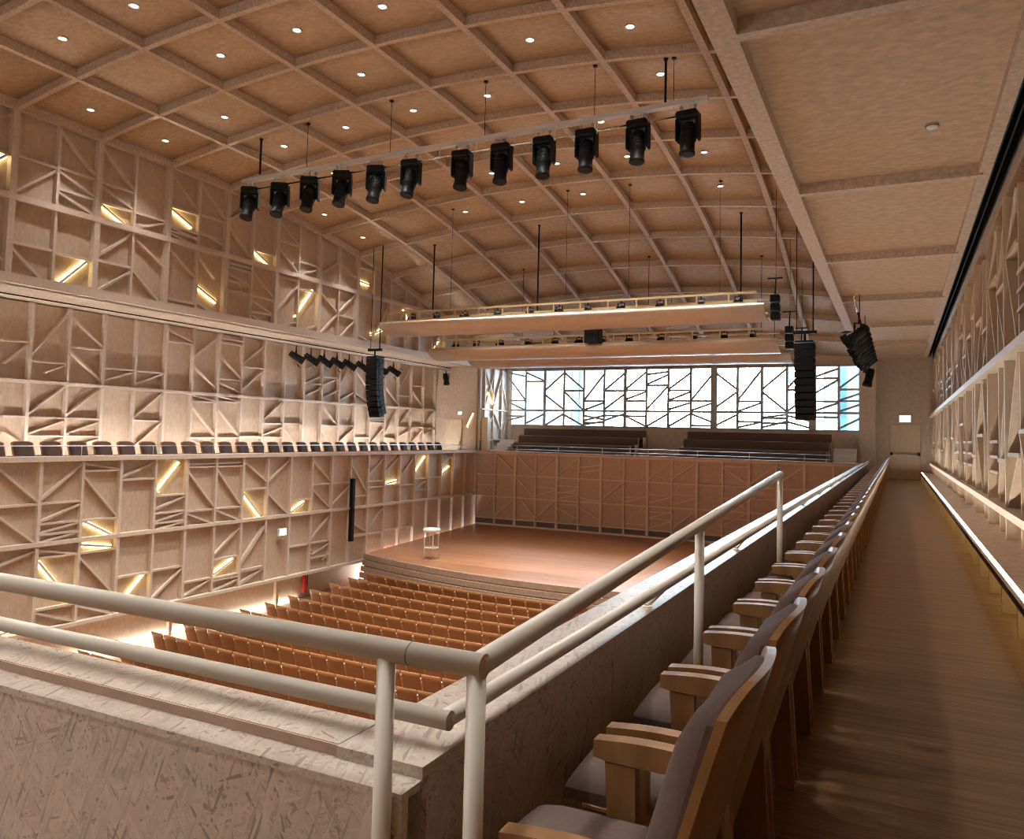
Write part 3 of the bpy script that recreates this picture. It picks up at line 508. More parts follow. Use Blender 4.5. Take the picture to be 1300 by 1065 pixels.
# aisle end wall and door
struct('wall_back', MB().box(-.85, -.33, 36.4, 36.6, -1.6, 3.9).box(.85, 1.9, 36.4, 36.6, -1.6, 3.9).box(-.33, .85, 36.4, 36.6, .79, 3.9), 'panel', 'plywood end wall of the right balcony aisle')
struct('wall_back', MB().box(-.5, 1.0, 36.52, 36.62, -1.6, 1.0), 'panel'); d = struct('door_1', MB().bbox(-.30, .82, 36.43, 36.5, -1.49, .76, .008), 'fin', 'plywood exit door at the end of the right aisle')  # first box is unseen backing, added behind the door to block leaking sky light
MB().box(-.36, -.31, 36.38, 36.5, -1.5, .82).box(.83, .88, 36.38, 36.5, -1.5, .82).box(-.36, .88, 36.38, 36.5, .77, .82).build('shadow_gap_frame', 'stageback', d)  # frame coloured darker to stand in for the shadow gap round the door
MB().tube((-.22, 36.34, -.44), (.74, 36.34, -.44), .025).build('push_bar', 'steel', d)
for x in (-.25, .77): MB().bbox(x-.05, x+.05, 36.32, 36.43, -.50, -.38, .01).build('bar_bracket', 'black', d)
def exit_sign(loc, rz, label, k=1):
    t = thing('exit_sign', label, 'sign', loc, rz); MB().bbox(-.23*k, .23*k, -.02, .06, -.16*k, .16*k, .01).build('housing', 'white', t); MB().box(-.21*k, .21*k, -.026, -.021, -.14*k, .14*k).build('lit_face', 'sign', t)
exit_sign((.26, 36.33, 1.03), 0, 'bright exit sign above the door at the end of the right aisle')
exit_sign((-17.93, 19.55, -3.36), PI/2, 'bright exit sign low on the left wall among the battens', .75)
exit_sign((-19.0, 32.62, .95), 0, 'small lit exit sign at the far end of the left balcony', .5)
d2 = struct('door_2', MB().bbox(-19.8, -18.9, 32.62, 32.7, -1.49, .65, .008), 'fin', 'plywood door at the far end of the left balcony')
MB().bbox(-18.99, -18.96, 32.58, 32.62, -.6, -.42, .004).build('door_handle', 'steel', d2)
# outdoors
g = MB().box(-60, 40, 36.6, 90, -6.4, -6.2).build('ground', 'ground'); g['kind'] = 'structure'
def building(name, label, x0, x1, y, m, cols):
    t = thing(name, label, 'building', ((x0+x1)/2, y, -6.2)); h = 14; w = (x1-x0)/2
    MB().box(-w, w, 0, 6, 0, h).build('wall', m, t)
    for a, b, mm in cols: MB().box(a-(x0+x1)/2, b-(x0+x1)/2, -.12, 0, 0, h).build('facade_bay', mm, t)
    return t
b1 = building('glass_building', 'pale blue glass building outside the left end of the window', -27, -17.5, 45, 'blueb', [(-19.2, -18.2, 'louv'), (-18.15, -17.7, 'bluedk')])
b2 = building('glass_building', 'pale blue building outside the right end of the window', -3.6, 6, 45, 'blueb', [(-3.5, -2.9, 'louv'), (-2.85, -2.45, 'bluedk')])
for t, x0 in ((b1, -19.2+22.25), (b2, -3.5-1.2)):
    for k in range(34): slab('louvre', x0, x0+.95 if t is b1 else x0+.6, -.2, -.12, 5+k*.24, 5.08+k*.24, 'grey', t)
# ------------------------------------------------------------------ parapets and handrails of the right and rear balcony
pr = MB().box(-1.29, -1.05, 1.69, 34.2, -1.5, -.90).build('balcony_parapet', 'osby'); tag(pr, 'long strand board parapet along the right balcony', 'parapet')
slab('parapet_cap', -1.31, -1.045, 1.66, 34.2, -.90, -.82, 'osb', pr)
for i in range(1, 24): slab('panel_joint', -1.052, -1.048, 1.69+i*1.4, 1.70+i*1.4, -1.5, -.91, 'stageback', pr)
pn = MB().box(-17.9, -1.29, 1.60, 1.84, -1.5, -.93).build('balcony_parapet', 'osbx'); tag(pn, 'strand board parapet across the rear balcony, nearest the viewer', 'parapet')
slab('parapet_cap', -17.9, -1.315, 1.675, 1.855, -.86, -.82, 'osb', pn)
slab('edge_strip', -17.9, -1.05, 1.668, 1.675, -.85, -.822, 'stageback', pn)
slab('inner_board', -17.9, -1.045, 1.575, 1.60, -1.5, -.87, 'osbx', pn)
slab('inner_cap', -17.9, -1.045, 1.57, 1.675, -.87, -.85, 'osb', pn)
hr = thing('handrail', 'cream tubular handrail around the corner of the rear parapet, high rail on posts', 'railing', (-.842, 1.55, -1.5))
def rel(t): return Vector(t)-Vector((-.842, 1.55, -1.5))
p = rel((-.842, 1.55, -.516)); zf = -.268; e = rel((-.842, 6.51, zf))
def flat_rail(name, a, b, parent): return MB().tube(a, b, .0275, 16).build(name, 'rail', parent)
flat_rail('top_rail', rel((-12, 1.55, -.516)), p+Vector((.02, 0, 0)), hr)
flat_rail('top_rail', p, e, hr)
def zr(y): return -.516+(zf+.516)*(y-1.55)/(6.51-1.55)
for x, y in ((-.842, 1.55), (-.842, 3.72), (-.842, 6.51), (-1.085, 1.55), (-3.3, 1.55), (-5.4, 1.55), (-7.5, 1.55), (-9.6, 1.55)):
    q = rel((x, y, -1.5)); z = zr(y)
    MB().tube(q, q+Vector((0, 0, z+1.5-.01)), .0225, 14).build('post', 'rail', hr)
MB().tube(p-Vector((.175, 0, 0)), p-Vector((.172, 0, 0)), .0279, 16).build('rail_joint', 'grey', hr)
lr = thing('grab_rail', 'low cream tubular rail just above the parapet caps', 'railing', (-1.06, 1.78, -.745))
MB().tube((-11, 0, 0), (.02, 0, 0), .025, 16).build('tube', 'rail', lr)
MB().tube((0, 0, 0), (0, 32.2, 0), .025, 16).build('tube', 'rail', lr)
for k in range(14):
    y = 2.2+k*2.3
    MB().tube((0, y, -.01), (-.04, y-.25, -.075), .012, 8).lathe([(.03, -.078), (.03, -.07)], 12, (-.04, y-.25, 0)).build('bracket', 'rail', lr)
for k in range(5):
    x = -3.0-k*2.2
    MB().tube((x, 0, -.01), (x, .03, -.075), .012, 8).build('bracket', 'rail', lr)

# ------------------------------------------------------------------ balcony armchairs (local +Y is the way the chair faces)
def chair_parts():
    P = []
    def curve(x): return .045*(1-(x/.30)**2)            # the shell bows backwards in plan
    grid = [];
    for i in range(13):
        x = -.30+.60*i/12; row = []
        for j in range(9):
            t = j/8; z = .22+.76*t-.045*t**3*(x/.30)**4
            y = -.155-.205*t-curve(x)*(.45+.55*t)+.03
            row.append(Vector((x, y, z)))
        grid.append(row)
    P.append(('back_shell', MB().sheet(grid, lambda i, j: Vector((0, -.022, 0))).data('back_shell', 'oak')))
    g2 = []
    for i in range(13):
        u = -1+2*i/12; x = .268*u; row = []
        for j in range(11):
            t = j/10; z = .44+.52*t-.05*t**3*u**4
            y = -.155-.205*((z-.22)/.76)-curve(x)*(.45+.55*(z-.22)/.76)+.008
            row.append(Vector((x, y+.022, z)))
        g2.append(row)
    def puff(i, j):
        u = abs(-1+2*i/12); t = j/10
        k = (1-u**6)*(1-abs(2*t-1)**7)
        return Vector((0, .016+.095*k, -.015*k))
    P.append(('back_cushion', MB().sheet(g2, puff).data('back_cushion', 'uph')))
    g3 = []
    for i in range(13):
        u = -1+2*i/12; row = []
        for j in range(11):
            v = -1+2*j/10; row.append(Vector((.262*u, -.17+.235*(v+1)+.02*(1-u*u)*(v > .7), .345)))
        g3.append(row)
    def puff2(i, j):
        u = abs(-1+2*i/12); v = abs(-1+2*j/10); k = (1-u**8)*(1-v**8)
        return Vector((0, 0, .035+.075*k))
    P.append(('seat_cushion', MB().sheet(g3, puff2).data('seat_cushion', 'uph')))
    P.append(('seat_pan', MB().bbox(-.265, .265, -.19, .24, .325, .347, .006).data('seat_pan', 'oak')))
    top_ = [(-.20+.34*i/8, .610+.018*math.sin(PI*(.15+.75*i/8))) for i in range(9)]
    out = top_+[(.14, .568), (.10, .562), (-.20, .558)]
    for s in (-1, 1):
        x = s*.302
        P.append(('armrest', MB().extr(out, x-.026, x+.026, 'X').data('armrest', 'oak')))
        P.append(('arm_post', MB().extr([(.005, 0), (.075, 0), (.105, .556), (.015, .556)], x-.021, x+.021, 'X').data('arm_post', 'oak')))
        P.append(('rear_leg', MB().extr([(-.255, 0), (-.175, 0), (-.14, .5), (-.225, .5)], x-.02, x+.02, 'X').data('rear_leg', 'oak')))
        P.append(('side_stretcher', MB().box(x-.016, x+.016, -.18, .06, .29, .345).data('side_stretcher', 'oak')))
    return P
CH = chair_parts()
def armchair(x, y, z, rz, label, group):
    t = thing('balcony_armchair', label, 'chair', (x, y, z), rz, group)
    for n, me in CH: link(n, me, t)
N = 44
for k in range(N):
    armchair(-.66, 1.92+.715*k, -1.5, PI/2, 'oak armchair with taupe upholstery, right balcony, %s from the viewer' % (nth(k+1)) if k else 'oak armchair with taupe upholstery on the right balcony, the one nearest the viewer', 'armchairs along the right balcony parapet')
for k in range(32):
    armchair(-18.95, 9.0+.713*k, -1.44, -PI/2+.14, 'dark armchair above the left balcony edge, %s from the near end' % nth(k+1), 'armchairs along the left balcony')
lrail = thing('balcony_rail', 'thin steel rail above the edge of the left balcony', 'railing', (-18.13, 4, -.8))
MB().tube((0, 0, .25), (0, 27.5, .25), .014, 8).build('tube', 'steel', lrail)
for k in range(14): MB().tube((0, .3+2.07*k, 0), (0, .3+2.07*k, .25), .01, 8).build('post', 'steel', lrail)
crail = thing('balcony_rail', 'two bar steel rail above the wall behind the stage', 'railing', (-9.2, 32.6, -.8))
for z in (.1, .27): MB().tube((-6.9, 0, z), (6.9, 0, z), .018, 8).build('bar', 'steel', crail)
for k in range(7): MB().tube((-6.7+2.1*k, 0, 0), (-6.7+2.1*k, 0, .27), .018, 8).build('post', 'steel', crail)
# choir benches, three rows in two blocks
for s, (a, b), nm in ((0, (-16.75, -10.5), 'left'), (1, (-8.55, -2.5), 'right')):
    for r, (y, z) in enumerate(((33.45, -.42), (34.3, -.06), (35.15, .30))):
        t = thing('choir_bench', 'long dark upholstered bench in the %s block of the choir balcony, %s row' % (nm, ('front', 'middle', 'back')[r]), 'bench', ((a+b)/2, y, -1.5), 0, 'choir benches')
        w = (b-a)/2-.12*(2-r)*(1 if s == 0 else .3); h = z+1.5
        MB().bbox(-w, w, .0, .10, h-.52, h, .02).build('backrest', 'uph', t)
        MB().bbox(-w, w, -.46, -.02, h-.44, h-.34, .02).build('seat', 'uph', t)
        MB().box(-w, w, -.02, .0, h-.78, h-.02).build('back_panel', 'uph', t)
        MB().box(-w-.03, w+.03, .10, .13, h-.80, h+.012).build('rear_board', 'fin', t)
        for x in (-w-.03, w): MB().box(x, x+.03, -.44, .13, h-.80, h-.3).build('end_panel', 'fin', t)
        MB().box(-w-.03, w+.03, -.42, .40, .0, h-.80).build('plinth', 'fin', t)
for x0, x1, nm in ((-17.7, -16.95, 'left'), (-2.35, -1.5, 'right')):
    t = thing('choir_steps', 'pale steps at the %s end of the choir balcony' % nm, 'steps', ((x0+x1)/2, 33.0, -1.5)); w = (x1-x0)/2
    for k in range(5): MB().bbox(-w, w, .32*k+.1, .32*k+.46, .17*k+.50, .17*k+.55, .008).build('tread', 'pale', t); MB().box(-w, w, .32*k+.13, .32*k+.15, .17*k+.33, .17*k+.50).build('riser', 'pale', t)
    for q in (-w, w-.03): MB().extr([(.1, 0), (1.8, 0), (1.8, 1.18), (.1, .5)], q, q+.03, 'X').build('stringer', 'fin', t)

# ------------------------------------------------------------------ stage
def fy(x, o=0): return 22.3+.024*(x+9.6)**2-o
XS = [-17.95+16.5*i/32 for i in range(33)]
stg = MB()
n = len(XS)
vs = [(x, fy(x), -4.62) for x in XS]+[(x, 32.44, -4.27) for x in XS]+[(x, fy(x), -5.75) for x in XS]+[(x, 32.44, -5.75) for x in XS]
stg.add(vs, [(i, i+1, n+i+1, n+i) for i in range(n-1)]+[(2*n+i+1, 2*n+i, 3*n+i, 3*n+i+1) for i in range(n-1)]+[(i+1, i, 2*n+i, 2*n+i+1) for i in range(n-1)]+[(n+i, n+i+1, 3*n+i+1, 3*n+i) for i in range(n-1)]+[(0, n, 3*n, 2*n), (n-1, 3*n-1, 4*n-1, 2*n-1)])
stage = stg.build('stage', 'stage'); tag(stage, 'reddish wooden stage floor with a curved front edge', 'stage')
for k in range(5):
    z1 = -4.60-.22*k; z0 = z1-.185; m = MB()
    grid = [[Vector((x, fy(x, .05+.07*k), z)) for z in (z0, z1)] for x in XS]
    m.sheet(grid, lambda i, j: Vector((0, .12, 0))); m.sm = [False]*len(m.sm); m.build('step_board', 'stagestep', stage)
struct('wall_right', MB().box(-1.35, -1.28, 22, 32.44, -5.75, -.9), 'stageback')
st = thing('stool', 'tall round padded stool with clear legs on the left of the stage', 'stool', (-15.15, 24.2, -4.60))
MB().lathe([(.05, 1.0), (.29, 1.0), (.32, 1.03), (.32, 1.08), (.29, 1.12), (.05, 1.13)], 28).build('cushion', 'pale', st)
for k in range(4):
    a = PI/4+k*PI/2; MB().tube((.27*math.cos(a), .27*math.sin(a), 0), (.26*math.cos(a), .26*math.sin(a), 1.0), .009, 10).build('leg', 'pale', st)
MB().lathe([(.24, .42), (.27, .42), (.27, .445), (.24, .445)], 28).build('foot_ring', 'pale', st)

# ------------------------------------------------------------------ hall seats (face the stage, so their backs face the viewer)
def seat_parts():
    P = []
    def sh(x, z):
        t = (z-.24)/.62; return Vector((x, -.19*t-.01-.045*t*(1-(x/.243)**2), z+(.016*(1-(x/.243)**4) if z > .84 else 0)))
    grid = [[sh(-.236+.472*i/8, .24+.62*j/6) for j in range(7)] for i in range(9)]
    P.append(('backrest', MB().sheet(grid, lambda i, j: Vector((0, .014, 0))).data('backrest', 'seatply')))
    g2 = [[Vector((-.21+.42*i/6, .035+.06*j/5+.02*math.sin(PI*j/5), .34+.26*j/5)) for j in range(6)] for i in range(7)]
    P.append(('folded_seat', MB().sheet(g2, lambda i, j: Vector((0, .03, 0))).data('folded_seat', 'seatply')))
    P.append(('pedestal', MB().box(-.02, .02, -.02, .04, .01, .44).box(-.06, .06, -.12, .14, 0, .012).box(-.2, .2, -.01, .03, .40, .44).data('pedestal', 'black')))
    P.append(('armrest', MB().bbox(.238, .264, -.06, .22, .58, .61, .006).box(.244, .258, -.05, .05, .0, .585).data('armrest', 'fin')))
    P.append(('arm_cap', MB().bbox(.242, .260, -.19, -.15, .745, .78, .004).data('arm_cap', 'pale')))
    return P
SP = seat_parts()
CAM = S.camera.matrix_world.inverted()
def px(x, y, z):
    q = CAM @ Vector((x, y, z+E)); return 650+986.8*q.x/-q.z, 495.3-986.8*q.y/-q.z
def hidden(u, v):
    if u < -40 or v > 1010: return True
    near = 809+(u)*.2386 ; right = 900-(u-545)*.602
    return v > near+16 and u < 530 or (u > 500 and v > right+40)
SEATN = 0
for r in range(14):
    cv = max(.004, .020-.0013*r); yl = 22.40-.963*r; yc = yl-cv*47.6
    fz = -5.76-.16*min(1, max(0, (22.4-yl)/5))
    for c in range(27):
        x = -16.25+.502*c; y = yc+cv*(x+9.6)**2
        u, v = px(x, y-.2, fz+.87)
        if hidden(u, v): continue
        SEATN += 1
        t = thing('hall_seat', 'brown plywood hall seat, %s from the left, %s row from the stage' % (nth(c+1), nth(r+1)), 'seat', (x, y, fz), math.atan(2*cv*(x+9.6)), 'plywood seats in rows on the hall floor')
        for nme, me in SP: link(nme, me, t)
ex = thing('fire_extinguisher', 'red fire extinguisher standing by the left wall near the stage', 'extinguisher', (-18.36, 21.2, -5.62))
MB().lathe([(.02, 0), (.09, 0), (.10, .03), (.10, .50), (.075, .57), (.03, .60), (.03, .62)], 18).build('cylinder', 'red', ex)
MB().box(-.03, .03, -.02, .02, .62, .68).box(-.02, .11, -.012, .012, .68, .70).build('valve', 'black', ex)
MB().path([(.03, 0, .66), (.12, 0, .6), (.14, 0, .4), (.12, 0, .2)], .013).build('hose', 'black', ex)
al = thing('alarm_button', 'small red alarm button box on the left wall above the dado', 'alarm', (-18.06, 21.05, -4.25)); MB().bbox(0, .06, -.07, .07, -.07, .07, .01).build('housing', 'red', al); MB().lathe([(.002, 0), (.03, 0), (.03, .012), (.002, .014)], 12, (.06, 0, 0), Matrix.Rotation(PI/2, 3, 'Y')).build('button', 'pale', al)
cs = thing('column_speaker', 'slim black column loudspeaker upright on the left wall', 'loudspeaker', (-17.9, 23.09, -4.05))
MB().bbox(-.09, .06, -.075, .075, 0, 2.28, .01).build('cabinet', 'black', cs); MB().box(.06, .065, -.06, .06, .03, 2.25).build('grille', 'gril', cs)
for z in (.3, 1.9): MB().box(-.12, -.09, -.03, .03, z, z+.08).build('wall_bracket', 'black', cs)

# ------------------------------------------------------------------ canopies over the stage
def canopy(ytop, ztop, drop, run, hw, label, cx=-9.6, nfix=11):
    t = thing('acoustic_canopy', label, 'canopy', (cx, ytop, ztop-drop))
    pr = []
    for i in range(12):
        a = PI/2*i/11; pr.append((.85*(1-math.cos(a))**1.0*1.0, drop*(1-math.sin(a))))
    pr = [(y, z) for y, z in pr]+[(1.0, -.005)]
    grid = [[Vector((-hw+2*hw*i/8, y, z)) for y, z in pr] for i in range(9)]
    MB().sheet(grid, lambda i, j: Vector((0, .05 if j < 6 else .0, .05))).build('reflector', 'canopy', t)
    zt = drop
    fr = [('front_chord', (0.12, zt+.07)), ('front_chord', (.12, zt+.36)), ('rear_chord', (run-.2, zt+.10)), ('rear_chord', (run-.2, zt+.50))]
    for nme, (y, z) in fr: MB().box(-hw+.3, hw-.2, y-.03, y+.03, z-.03, z+.03).build(nme, 'truss', t)
    k = 0; x = -hw+.3
    while x < hw-.2:
        MB().box(x-.022, x+.022, .10, .14, zt+.07, zt+.36).build('truss_post', 'truss', t)
        if k % 2 == 0:
            MB().box(x-.022, x+.022, run-.22, run-.18, zt+.10, zt+.50).build('truss_post', 'truss', t)
            MB().box(x-.02, x+.02, .12, run-.2, zt+.05, zt+.09).build('cross_bar', 'truss', t)
        x += .88; k += 1
    return t
C3 = [canopy(21.7, 3.68, .36, 2.4, 6.35, 'nearest curved timber reflector canopy hanging over the stage'),
      canopy(24.7, 3.08, .33, 2.4, 6.30, 'middle curved timber reflector canopy hanging over the stage'),
      canopy(27.8, 3.03, .30, 2.4, 6.30, 'farthest curved timber reflector canopy hanging over the stage')]
sb_body = MB().bbox(-.085, .085, -.11, .12, -.10, .10, .02).tube((0, -.11, 0), (0, -.2, -.02), .08, 14).data('lamp_body', 'black')
sb_yoke = MB().box(-.115, -.10, -.02, .02, -.02, .18).box(.10, .115, -.02, .02, -.02, .18).box(-.115, .115, -.02, .02, .17, .185).tube((0, 0, .18), (0, 0, .25), .02, 8).data('yoke', 'black')
for (y, z), nm, n in (((21.95, 4.02), 'nearest', 11), ((24.95, 3.42), 'middle', 12), ((28.05, 3.34), 'farthest', 13)):
    for k in range(n):
        x = -9.6-5.4+10.9*k/(n-1)+.12*math.sin(k*5.1)
        t = thing('stage_light', 'small black stage light on the %s canopy truss, %s from the left' % (nm, nth(k+1)), 'light', (x, y+.35, z-.17), .25*math.sin(k*2.3), 'stage lights on the canopy trusses')
        link('lamp_body', sb_body, t); link('yoke', sb_yoke, t)
        if k % 3 == 1: spot(x, y-.85, z-.15, E_STAGE, 1.2, (1, .86, .70))
ms = thing('monitor_speaker', 'black box loudspeaker hanging behind the nearest canopy', 'loudspeaker', (-9.2, 24.55, 3.12)); MB().bbox(-.26, .26, -.2, .2, 0, .52, .02).build('cabinet', 'black', ms); MB().box(-.23, .23, -.206, -.2, .04, .48).build('grille', 'gril', ms)
for x in (-.2, .2): MB().tube((x, 0, .52), (x, 0, 1.6), .008, 6).build('cable', 'black', ms)
for dx, y, z, nm in ((0, 22.4, 3.2, 'nearest'), (.1, 25.4, 2.72, 'middle'), (.25, 28.5, 2.62, 'farthest')):
    t = thing('speaker_cluster', 'black equipment stack at the right end of the %s canopy' % nm, 'equipment', (-3.05+dx*.2, y, z))
    for k in range(3): MB().bbox(-.12, .12, -.15+.05*k, .15+.05*k, .62-.24*k, .84-.24*k, .02).build('unit', 'black', t)
    MB().tube((0, 0, .84), (.02, 0, 1.3), .02, 8).box(-.2, .2, -.02, .02, 1.28, 1.32).build('hanger', 'black', t); MB().tube((.02, 0, 1.3), (.02, 0, vz(-3.05, y)+.2-z), .008, 6).build('cable', 'black', t)

# ------------------------------------------------------------------ moving head lights on the lighting bar
kx = 15.15/14
lbz = 6.62
bar = thing('lighting_bar', 'long white lighting bar hanging under the vault with twelve moving heads', 'truss', (-9.55, 15.15, lbz))
MB().box(-6.2, 6.2, -.08, .08, .0, .09, Matrix.Rotation(-.0105, 3, 'Y')).build('upper_beam', 'white', bar)
MB().tube((-5.9, -.06, -.30), (5.95, -.06, -.17), .024, 12).build('lower_pipe', 'chrome', bar)
for k in range(13):
    x = -5.8+k*.97; MB().box(x-.012, x+.012, -.075, -.05, -.27, .02).build('drop_bracket', 'white', bar)
HX = [-14.27, -13.3, -12.38, -11.43, -10.47, -9.54, -8.25, -7.31, -6.35, -5.44, -4.4, -3.45]; HZ = [5.53, 5.51, 5.54, 5.56, 5.55, 5.56, 5.58, 5.59, 5.59, 5.6, 5.62, 5.64]
mh_base = MB().bbox(-.22, .22, -.17, .17, -.16, 0, .035).data('base', 'black')
mh_clamp = MB().box(-.16, -.12, -.03, .03, 0, .10).box(.12, .16, -.03, .03, 0, .10).tube((-.14, -.03, .11), (-.14, .03, .11), .035, 8).tube((.14, -.03, .11), (.14, .03, .11), .035, 8).data('clamp', 'steel')
mh_yoke = MB().bbox(-.235, -.175, -.13, .13, -.60, -.13, .03).bbox(.175, .235, -.13, .13, -.60, -.13, .03).bbox(-.2, .2, -.09, .09, -.2, -.14, .02).data('yoke', 'black')
mh_head = MB().lathe([(.08, .20), (.13, .18), (.168, .10), (.168, -.14), (.165, -.18), (.145, -.20), (.145, -.40), (.16, -.42), (.16, -.47), (.12, -.47)], 16).box(-.17, .17, -.03, .03, -.03, .03).data('head', 'black')
mh_rib = MB().lathe([(.165, .05), (.173, .05), (.173, .03), (.165, .03)], 16).lathe([(.165, -.02), (.173, -.02), (.173, -.04), (.165, -.04)], 16).lathe([(.165, -.09), (.173, -.09), (.173, -.11), (.165, -.11)], 16).data('cooling_fins', 'gril')
for k in range(12):
    t = thing('moving_head_light', 'black moving head light on the lighting bar, %s from the left' % nth(k+1), 'light', (HX[k]*kx, 15.1, HZ[k]*kx+.40), .2-.035*k+(.35 if k < 5 else .1), 'moving head lights on the long bar')
    link('base', mh_base, t); link('clamp', mh_clamp, t); link('yoke', mh_yoke, t)
    h = link('head', mh_head, t, (0, 0, -.42)); h.rotation_euler = (-.32+.02*k, .12 if k < 6 else .0, 0)
    link('cooling_fins', mh_rib, h)
# hanging cables and drop rods
def hang(x, y, z1, r, label, z0=None, m='black'):
    z = vz(x, y)+.19; t = thing('hanging_cable' if r < .02 else 'drop_rod', label, 'cable', (x, y, z1))
    MB().tube((0, 0, 0), (0, 0, z-z1), r, 6).build('line', m, t); MB().lathe([(.05, z-z1-.03), (.05, z-z1)], 10).build('ceiling_rose', 'black', t)
for n, x in enumerate((-13.6, -11.0, -8.4, -5.75, -4.05)): hang(x, 15.17, lbz+.04, .007, 'thin cable from the vault to the lighting bar, %s from the left' % nth(n+1))
for x, nm in ((-15.2, 'left'), (-4.22, 'right')): hang(x, 15.17, lbz+.12, .028, 'thick black drop cable at the %s end of the lighting bar' % nm)
for n, (x, y, z) in enumerate(((-15.2, 24.0, 4.0), (-11.0, 24.0, 4.1), (-4.25, 24.0, 4.1))): hang(x, 23.9, 4.18, .028, 'black drop cable from the vault to the nearest canopy, %s from the left' % nth(n+1))
for n, (x, y) in enumerate(((-13.2, 22.0), (-7.1, 22.0), (-4.45, 21.6), (-9.1, 22.4))): hang(x, 21.82, 4.0, .006, 'thin wire to the front of the nearest canopy, %s' % ('at the far left', 'right of the middle', 'at the far right', 'in the middle')[n])
for n, x in enumerate((-13, -8, -4.1)): hang(x, 26.9, 3.555, .01, 'thin wire from the vault to the middle canopy, %s from the left' % nth(n+1))
for n, x in enumerate((-13, -8, -4.1)): hang(x, 30.0, 3.53, .01, 'thin wire to the farthest canopy, %s from the left' % nth(n+1))
# line arrays
def line_array(x, y, ztop, w, label):
    t = thing('line_array_speaker', label, 'loudspeaker', (x, y, ztop)); z = 0; yy = 0; n = 11
    for k in range(n):
        a = max(0, (k-3))*.055; R_ = Matrix.Rotation(a, 3, 'X')
        c = Vector((0, yy+.095*math.sin(a), z-.095*math.cos(a)))
        MB().bbox(-w/2, w/2, -.2, .25, -.09, .09, .012, R_, c).build('cabinet', 'black', t)
        MB().box(-w/2+.03, w/2-.03, -.206, -.2, -.075, .075, R_, c).build('grille', 'gril', t)
        MB().box(-w/2-.015, -w/2, -.05, .12, -.06, .06, R_, c).build('rigging_plate', 'gril', t); MB().box(w/2, w/2+.015, -.05, .12, -.06, .06, R_, c).build('rigging_plate', 'gril', t)
        z -= .192*math.cos(a); yy += .192*math.sin(a)
    MB().box(-w/2+.02, w/2-.02, -.2, .3, .02, .07).box(-w/2-.05, w/2+.05, -.05, .05, .27, .36).tube((0, 0, .07), (0, 0, .27), .03, 8).build('fly_frame', 'black', t)
    h = vz(x, y)-ztop+.2
    for q in (-w*.42, w*.42): MB().tube((q, 0, .36), (q, 0, h), .022 if q > 0 else .012, 6).build('cable', 'black', t)
line_array(-17.05, 23.0, 2.62, .48, 'tall black curved line array loudspeaker hanging by the left wall')
line_array(-2.33, 23.0, 2.72, .52, 'tall black curved line array loudspeaker hanging at the right of the stage')
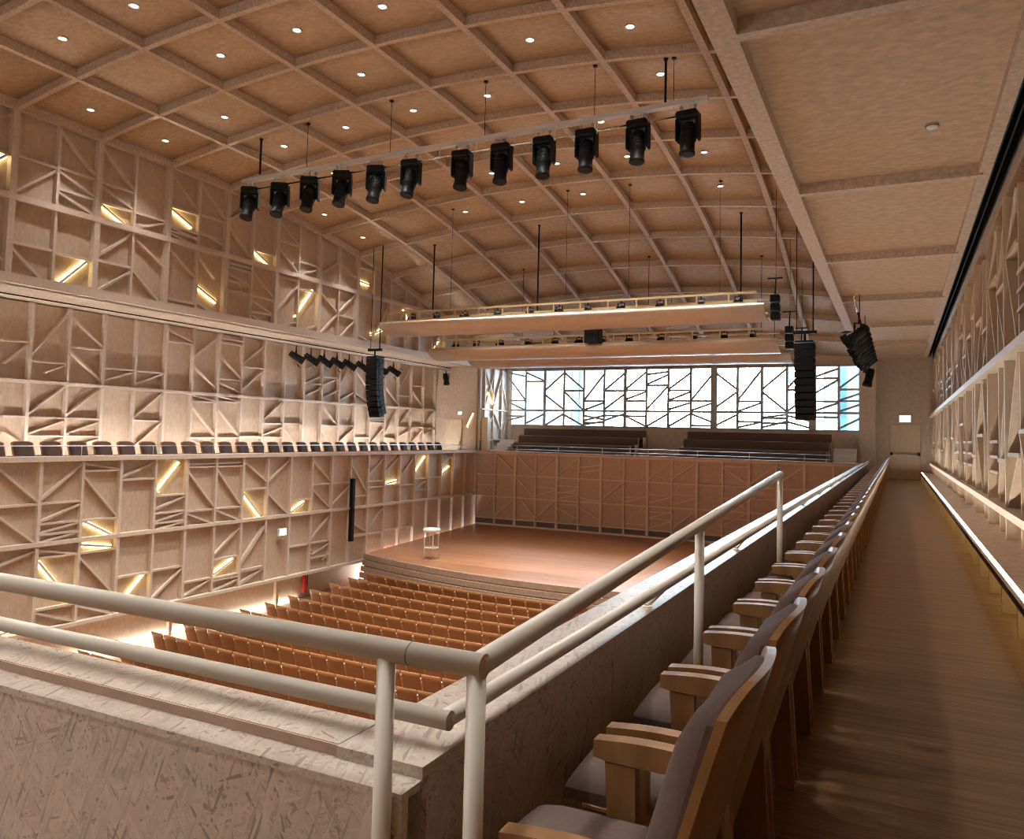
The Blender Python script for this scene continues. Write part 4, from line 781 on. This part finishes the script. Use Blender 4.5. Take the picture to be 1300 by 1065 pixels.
# theatre spotlights
sp_body = MB().lathe([(.05, -.26), (.10, -.25), (.12, -.05), (.12, .16), (.14, .2), (.14, .24), (.11, .24)], 14).data('lamp_body', 'black')
sp_door = MB()
for k in range(4):
    a = k*PI/2; sp_door.box(-.11, .11, .13, .14, .24, .40, Matrix.Rotation(a, 3, 'Z') @ Matrix.Rotation(-.35, 3, 'X'))
sp_door = sp_door.data('barn_doors', 'black')
sp_yoke = MB().box(-.17, -.15, -.02, .02, -.03, .24).box(.15, .17, -.02, .02, -.03, .24).box(-.17, .17, -.02, .02, .23, .25).tube((0, 0, .25), (0, 0, .40), .02, 8).data('yoke', 'black')
def spotlight(x, y, z, aim, label, group, lit=False):
    t = thing('spotlight', label, 'light', (x, y, z), 0, group)
    link('yoke', sp_yoke, t).rotation_euler = (0, 0, math.atan2(aim[1], aim[0])-PI/2)
    b = link('lamp_body', sp_body, t); b.rotation_euler = Vector(aim).to_track_quat('Z', 'Y').to_euler(); link('barn_doors' if not lit else 'front_ring', sp_door if not lit else MB().lathe([(.11, .24), (.145, .24), (.145, .30), (.11, .30)], 14).data('front_ring', 'black'), b)
    if lit: MB().lathe([(.002, .25), (.10, .25), (.10, .255), (.002, .255)], 14).build('lens', 'spotlens', b)
track = thing('light_track', 'thin track under the soffit of the left balcony', 'track', (-19.6, 4, 3.13)); MB().box(-.02, .02, 0, 28.6, 0, .03).build('rail', 'black', track); MB().tube((0, 21, -.12), (0, 28.5, -.12), .02, 8).build('pipe', 'steel', track)
for n, y in enumerate((21.7, 22.5, 23.25, 24.0, 24.75, 25.6, 26.9, 27.8)):
    spotlight(-19.6, y, 2.62, (.75, .75-.12*(n % 3), -.62), 'black theatre spotlight under the left balcony soffit, %s from the near end' % nth(n+1), 'spotlights under the left soffit')
spotlight(-19.6, 32.2, 2.6, (.2, -.1, -1), 'single lit black spotlight at the far end of the left soffit', 'lit balcony spotlights', True)
for n in range(9):
    spotlight(-.84, 20.4+.95*n, 2.62, (-.75, .5-.2*(n % 3), -.55), 'black theatre spotlight in the row above the right parapet, %s from the near end' % nth(n+1), 'spotlights above the right parapet')
spotlight(-.80, 26.6, 2.05, (-.25, -.2, -1), 'single lit black spotlight hanging below the row on the right', 'lit balcony spotlights', True)
MB().tube((0, 0, .4), (-.04, 0, .98), .012, 8).build('drop_pipe', 'black', bpy.data.objects['spotlight.018'])
tr2 = thing('light_track', 'white suspension bar and pipe for the spotlights above the right parapet', 'track', (-.84, 19.8, 3.03)); MB().tube((0, 0, 0), (0, 9, 0), .022, 8).build('pipe', 'black', tr2); MB().tube((-.12, .4, .55), (0, 1.2, .0), .02, 8).build('stay', 'chrome', tr2)
for q in (1, 4.5, 8): MB().tube((0, q, 0), (0, q, .6), .012, 8).build('hanger', 'black', tr2)
t = thing('smoke_detector', 'small round smoke detector on the flat right ceiling', 'detector', (.36, 9.9, 3.65)); MB().lathe([(.07, 0), (.07, -.02), (.05, -.045), (.0025, -.05)], 18).build('housing', 'pale', t); MB().lathe([(.052, -.02), (.075, -.02), (.075, -.028), (.052, -.028)], 18).build('vent_ring', 'grey', t)
